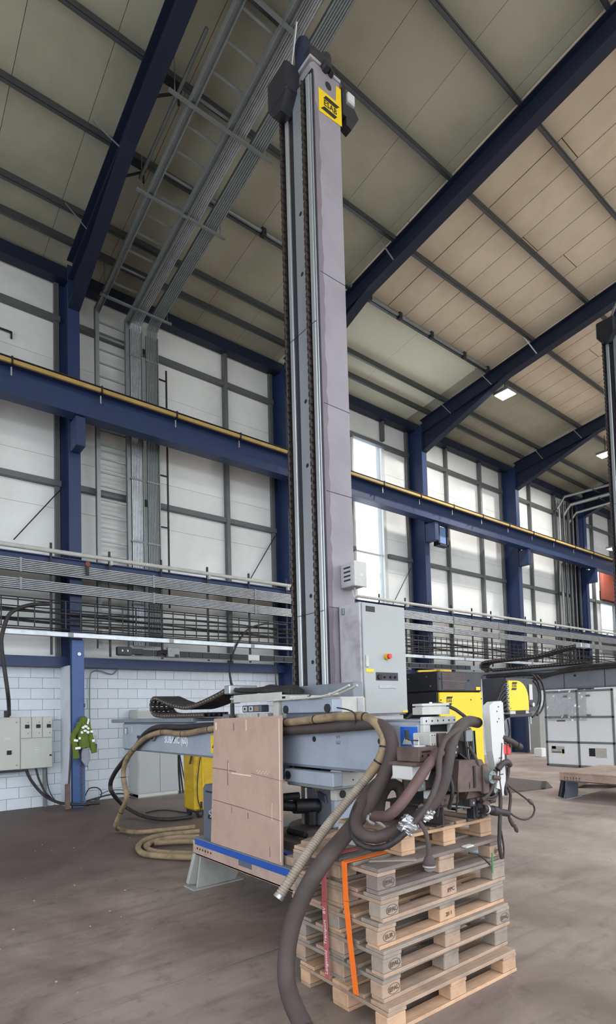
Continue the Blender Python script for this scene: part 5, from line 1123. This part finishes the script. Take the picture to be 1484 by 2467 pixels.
MB().box(1.2, 2.6, 12.02, YW, .75, .79, .004).build('gland_plate', m_dark, sc)
MB().cyl((2.26, 12.1, 1.80), (2.26, 12.1, 1.93), .05, 12).build('cable_gland', m_black, sc)
for pts, r, lab in (((( 62, 1852, 12.1), (75, 1880, 12.08), (105, 1915, 12.0), (140, 1933, 11.6), (185, 1938, 11.3), (240, 1935, 11.2)), .028, 'thickest black cable curving from the wall cabinet to the floor'),
                    (((86, 1850, 12.1), (95, 1880, 12.08), (115, 1916, 12.0), (150, 1936, 11.55), (215, 1940, 11.25)), .02, 'middle black cable curving from the wall cabinet to the floor'),
                    (((112, 1848, 12.1), (114, 1885, 12.12), (122, 1912, 12.1), (138, 1935, 11.9)), .009, 'thin black cable hanging from the wall cabinet corner')):
    hose('floor_cable', pxl('Y', 12.1, *pts), r, m_black, lab, 'cable', n=9)
tag(MB().box(2.93, 2.99, 12.18, YW-.002, .0, .79, .004).build('cable_duct', m_galvd), 'narrow grey duct dropping from the wall cabinet to the floor', 'duct')
# jacket on the column, broom, coils, bars
jk = thing('work_jacket', (3.45, 11.5, .95), 'yellow-green reflective work jacket hanging on the blue column', 'jacket')
random.seed(2)
def ring(cx, cy, z, rx, ry, n=28, fold=.12, ph=0.0):
    return [V(cx+rx*math.cos(a)*(1+fold*math.sin(5*a+ph)*.5), cy+ry*math.sin(a)*(1+fold*math.sin(7*a+ph*2)), z+.012*math.sin(4*a+ph)) for a in [2*math.pi*k/n for k in range(n)]]
tor = [(3.495, 1.775, .035, .03), (3.495, 1.75, .07, .05), (3.495, 1.66, .085, .06), (3.50, 1.58, .10, .07), (3.495, 1.48, .12, .08), (3.50, 1.36, .125, .085), (3.505, 1.25, .13, .085), (3.51, 1.17, .12, .08)]
JY = 11.47
MB().loft([ring(x, JY, z, rx, ry, ph=z*6) for x, z, rx, ry in tor]).build('body', m_hivis, jk, smooth=70)
def sleeve(pts, rad, nm='sleeve'):
    P = smoothp(pts, .03); n = len(P); rs = [rad[0]+(rad[1]-rad[0])*i/n+.006*math.sin(i*1.3) for i in range(n)]
    MB().tube(P, rs, 14).build(nm, m_hivis, jk, smooth=70); return P, rs
SL = [(3.43, JY-.02, 1.66), (3.36, JY-.03, 1.52), (3.29, JY-.03, 1.39), (3.325, JY-.04, 1.22), (3.345, JY-.04, .97)]
SRr = [(3.56, JY-.02, 1.66), (3.60, JY-.03, 1.5), (3.63, JY-.03, 1.32), (3.665, JY-.04, 1.18), (3.69, JY-.04, 1.06)]
for pts in (SL, SRr): sleeve(pts, (.05, .062))
for (x, z, w, h, rot) in ((3.465, 1.565, .05, .045, .4), (3.515, 1.585, .06, .045, -.3), (3.56, 1.545, .045, .04, -.7), (3.44, 1.47, .04, .05, .3), (3.50, 1.50, .06, .04, 0), (3.555, 1.47, .05, .05, -.5), (3.325, 1.32, .08, .045, -.2), (3.395, 1.36, .04, .045, .1), (3.36, 1.17, .10, .045, .05), (3.625, 1.48, .05, .045, -.2), (3.655, 1.30, .05, .05, .1), (3.56, 1.68, .03, .11, -.2)):
    c, s = math.cos(rot), math.sin(rot)
    MB().obox(V(x, JY-.098 if abs(x-3.5) > .1 else JY-.092, z), V(c*w/2, 0, s*w/2), V(0, .012, 0), V(-s*h/2, 0, c*h/2), .005).build('reflective_stripe', m_refl, jk)
gc = thing('grey_cloth', (3.52, 11.5, .9), 'grey cloth hanging out beneath the reflective jacket', 'cloth')
MB().loft([ring(x, 11.46, z, rx, .035, fold=.3, ph=z*9) for x, z, rx in ((3.52, 1.165, .05), (3.525, 1.05, .075), (3.53, .93, .08), (3.54, .87, .05), (3.55, .80, .02))]).build('cloth_folds', m_cloth, gc, smooth=70)
br = thing('push_broom', (3.2, 11.4, 0), 'dark long-handled broom leaning on the wall left of the column', 'broom')
MB().cyl((3.16, 11.36, .12), (3.28, 11.5, 1.32), .02, 10).build('handle', m_brownd, br, smooth=40)
MB().bar((3.15, 11.33, .02), (3.17, 11.4, .5), .09, .06, up=(0, 1, 0), b=.01).build('brush_head', m_brown, br)
rc = thing('rust_chain', (3.47, 11.57, .1), 'rusty twisted chain hanging on the foot of the blue column', 'chain')
mb = MB()
for i in range(24):
    z = .12+.034*i; mb.obox(V(3.475, 11.54, z), V(.02, 0, .012*(1 if i % 2 else -1)), V(0, .008, 0), V(0, 0, .012), .004)
tag(mb.build('chain_links', m_brown, rc), kind='stuff')
for pts, r, lab in (((( 205, 1918), (215, 1900), (235, 1898), (245, 1910), (238, 1925), (222, 1926)), .012, 'loop of thin black cable leaning at the foot of the blue column'),
                    (((208, 1930), (235, 1922), (262, 1915), (290, 1912), (320, 1915)), .016, 'black cable lying along the wall right of the column'),
                    (((240, 1915), (262, 1905), (290, 1903), (312, 1908)), .008, 'thin grey wire tangled by the wall near the cupboard')):
    hose('floor_cable', pxl('Y', 11.75, *pts), r, m_black, lab, 'cable', n=8)
for i, (x0_, x1_, r, lab) in enumerate(((428, 431, .022, 'leftmost dark bar leaning on the wall beside the cupboard'), (430, 438, .02, 'middle dark bar leaning on the wall beside the cupboard'), (432, 447, .014, 'rightmost thin bar leaning on the wall beside the cupboard'))):
    a = at(x0_, 1822-4*i, 'Y', 12.15); b = at(x1_+3, 1904, 'Y', 11.75); b.z = r
    tag(MB().cyl(a, b, r, 9).build('steel_bar', m_dark), lab, 'bar', 'bars leaning by the cupboard')
tag(hose('welding_lead', pxl('Z', .02, (352, 1958), (375, 1953), (405, 1952), (440, 1957), (462, 1958)), .012, m_black, None), 'thin black lead arched on the floor before the yellow unit', 'cable')
# wooden offcuts and a carton on the base behind the pallets
wd_ = thing('timber_offcut', (3.0, 3.6, .5), 'pair of pale timber offcuts lying on the base near ribbed hose', 'timber')
MB().bar((2.82, 3.62, .60), (3.3, 3.85, .60), .05, .06, b=.004).build('batten', wood('new'), wd_); MB().bar((2.92, 3.74, .66), (3.4, 3.9, .66), .09, .05, b=.004).build('batten', wood('mid'), wd_)
MB().box(2.78, 3.06, 3.5, 3.85, .501, .57, .006).build('packing', wood('mid'), wd_)
tag(MB().bar((2.9, 4.05, .56), (2.86, 3.72, .53), .05, .02).build('blue_flat_bar', m_bstripe), 'blue flat steel bar lying on the base beside the board', 'bar')
tag(MB().box(2.80, 3.1, 3.06, 3.4, .501, .68, .01).build('white_carton', m_white), 'small white carton on the base behind the pallet corner', 'carton')
tag(MB().box(2.55, 2.72, 2.74, 2.9, .868, 1.0, .01).build('paper_bundle', m_white), 'white paper bundle on the pallets behind the U-shaped hose', 'paper')
tag(MB().bar((2.36, 2.42, .873), (2.58, 2.25, .873), .04, .01).build('wood_lath', wood('grey')), 'thin grey lath lying on the top pallet by the half pallet', 'lath')
tag(MB().box(3.02, 3.1, 2.212, 2.25, .868, .878, .002).build('paper_label', m_white), 'small white paper label on the edge of the top pallet', 'label')
hose('steel_wire', pxl('Y', 2.19, (1130, 2055), (1150, 2058), (1165, 2068), (1180, 2083)), .006, m_dark, 'bent dark wire drooping over the front of the pallets', 'wire', n=7)
tag(MB().bar((3.3, 2.22, .66), (3.305, 2.22, .79), .012, .006, up=(0, 1, 0)).build('green_tie', M('green_plastic', (80, 130, 84), .6)), 'short green plastic tie on the right end of the stack', 'tie')
tag(MB().box(2.208, 2.214, 2.87, 2.93, .46, .56).build('torn_sticker', m_white), 'torn white sticker on a block at the stack left end', 'sticker')

# ------------------------------------------------------------------ right-hand side of the hall
bt = thing('panel_booth', (16.2, 7.7, 0), 'white panelled booth with grey frame and clear film at the right', 'booth')
XB = 15.8; ys = (8.62, 7.69, 6.74); zz_ = (.04, .70, 1.41, 2.14)
for i in range(2):
    for j in range(3):
        MB().box(XB, XB+.03, ys[i+1]+.03, ys[i]-.03, zz_[j]+.03, zz_[j+1]-.03, .004).build('panel', m_booth, bt)
for z in zz_: MB().box(XB-.01, XB+.035, ys[2]-.02, ys[0]+.02, z-.03, z+.03, .004).build('frame_rail', m_galvd, bt)
for y in ys:
    MB().box(XB-.01, XB+.035, y-.03, y+.03, .02, 2.16, .004).build('frame_post', m_galvd, bt)
    for z in zz_: MB().box(XB-.015, XB+.0, y-.03, y+.03, z-.03, z+.03, .004).build('corner_joint', m_ink, bt)
MB().box(XB+.04, XB+1.6, ys[2], ys[0], .04, 2.14).build('booth_core', m_cream, bt)
for (y0, y1, z0, z1, mm) in ((8.5, 8.1, .38, .58, m_cream), (8.48, 8.36, .5, .58, m_dark), (8.48, 8.2, .4, .42, m_dark), (8.18, 8.12, .36, .5, m_yel), (7.42, 7.25, .33, .55, m_dark), (7.24, 6.95, .3, .56, m_cream), (8.3, 8.05, 1.29, 1.33, m_dark)):
    MB().box(XB-.003, XB, y1, y0, z0, z1).build('printed_sheet', mm, bt)
m_film = film('clear_film', (.92, .93, .95), .22, .12)
random.seed(21)
vs, fs = [], []; nu, nv_ = 26, 20
for i in range(nu+1):
    for j in range(nv_+1):
        vs.append((XB-.03-.02*random.random(), 8.66-1.25*i/nu, 1.30+.88*j/nv_+.01*random.random()))
for i in range(nu):
    for j in range(nv_): a = i*(nv_+1)+j; fs.append((a, a+nv_+1, a+nv_+2, a+1))
MB().add(vs, fs).build('wrap_film', m_film, bt)
for y in (8.0, 7.36):
    for z in (2.0, 1.46): MB().box(XB-.055, XB-.03, y-.06, y+.06, z-.025, z+.03, .006).build('film_tape', m_galvd, bt)
a, b = at(1303, 1800, 'Y', 10.9), at(1324, 1800, 'Y', 10.9)
tag(MB().box(a.x, b.x, 10.9, 11.3, 0, 1.72, .01).build('grey_cupboard', m_foot), 'tall grey-green cupboard edge left of the white panelled booth', 'cupboard')
a, b = at(1305, 1800, 'Y', 10.2), at(1330, 1800, 'Y', 10.2)
tag(MB().box(a.x, a.x+.28, 10.2, 10.5, 0, .30, .02).build('white_tank', m_booth), 'small white tank on the floor at the foot of the booth', 'tank')
fp = thing('floor_sheet', (11.3, 7, 0), 'thin dusty steel sheet lying on the floor before the booth', 'sheet')
MB().prism([V(9.6, 6.7, .001), V(11.6, 6.25, .001), V(12.4, 6.8, .001), V(12.6, 8.2, .001), V(10.6, 8.0, .001)], V(0, 0, .012)).build('sheet_plate', m_slab, fp)
MB().prism([V(11.25, 6.3, .014), V(11.35, 6.28, .014), V(12.35, 6.8, .014), V(12.28, 6.86, .014)], V(0, 0, .02)).build('raised_edge', m_dark, fp)
tg = thing('bent_sheet', (11.6, 5.4, 0), 'bent steel sheet standing like a tent behind the second base', 'sheet')
MB().prism([V(11.9, 5.9, 0), V(12.3, 5.5, .22), V(12.8, 5.2, 0), V(12.79, 5.18, .01), V(12.3, 5.48, .235), V(11.89, 5.88, .01)], V(.5, .4, 0)).build('sheet_plate', m_slab, tg)
hose('boom_cable', [(10.49, 7.0, 2.40), (10.48, 6.2, 2.40), (10.47, 5.6, 2.36), (10.46, 5.2, 2.44), (10.46, 4.6, 2.46), (10.46, 4.0, 2.46)], .035, m_black, 'upper black cable strapped along the second boom', 'cable')
hose('boom_cable', [(10.49, 6.6, 2.33), (10.47, 6.0, 2.28), (10.46, 5.4, 2.38), (10.45, 4.8, 2.41), (10.45, 4.0, 2.41)], .03, m_black, 'lower black cable strapped along the second boom', 'cable')
random.seed(9)
t = thing('floor_litter', (0, 0, 0), 'scattered pale crumbs of concrete and slag on the floor', 'litter', kind='stuff')
mb = MB()
for i in range(110):
    x, y = random.uniform(.3, 9), random.uniform(1.2, 9.5); r = random.uniform(.003, .009)
    if 2.0 < x < 5.6 and 1.9 < y < 5.6: continue
    mb.obox(V(x, y, r*.6), V(r, 0, 0), V(0, r*random.uniform(.5, 1), 0), V(0, 0, r*.6), r*.3)
mb.build('crumbs', m_pframe, t)
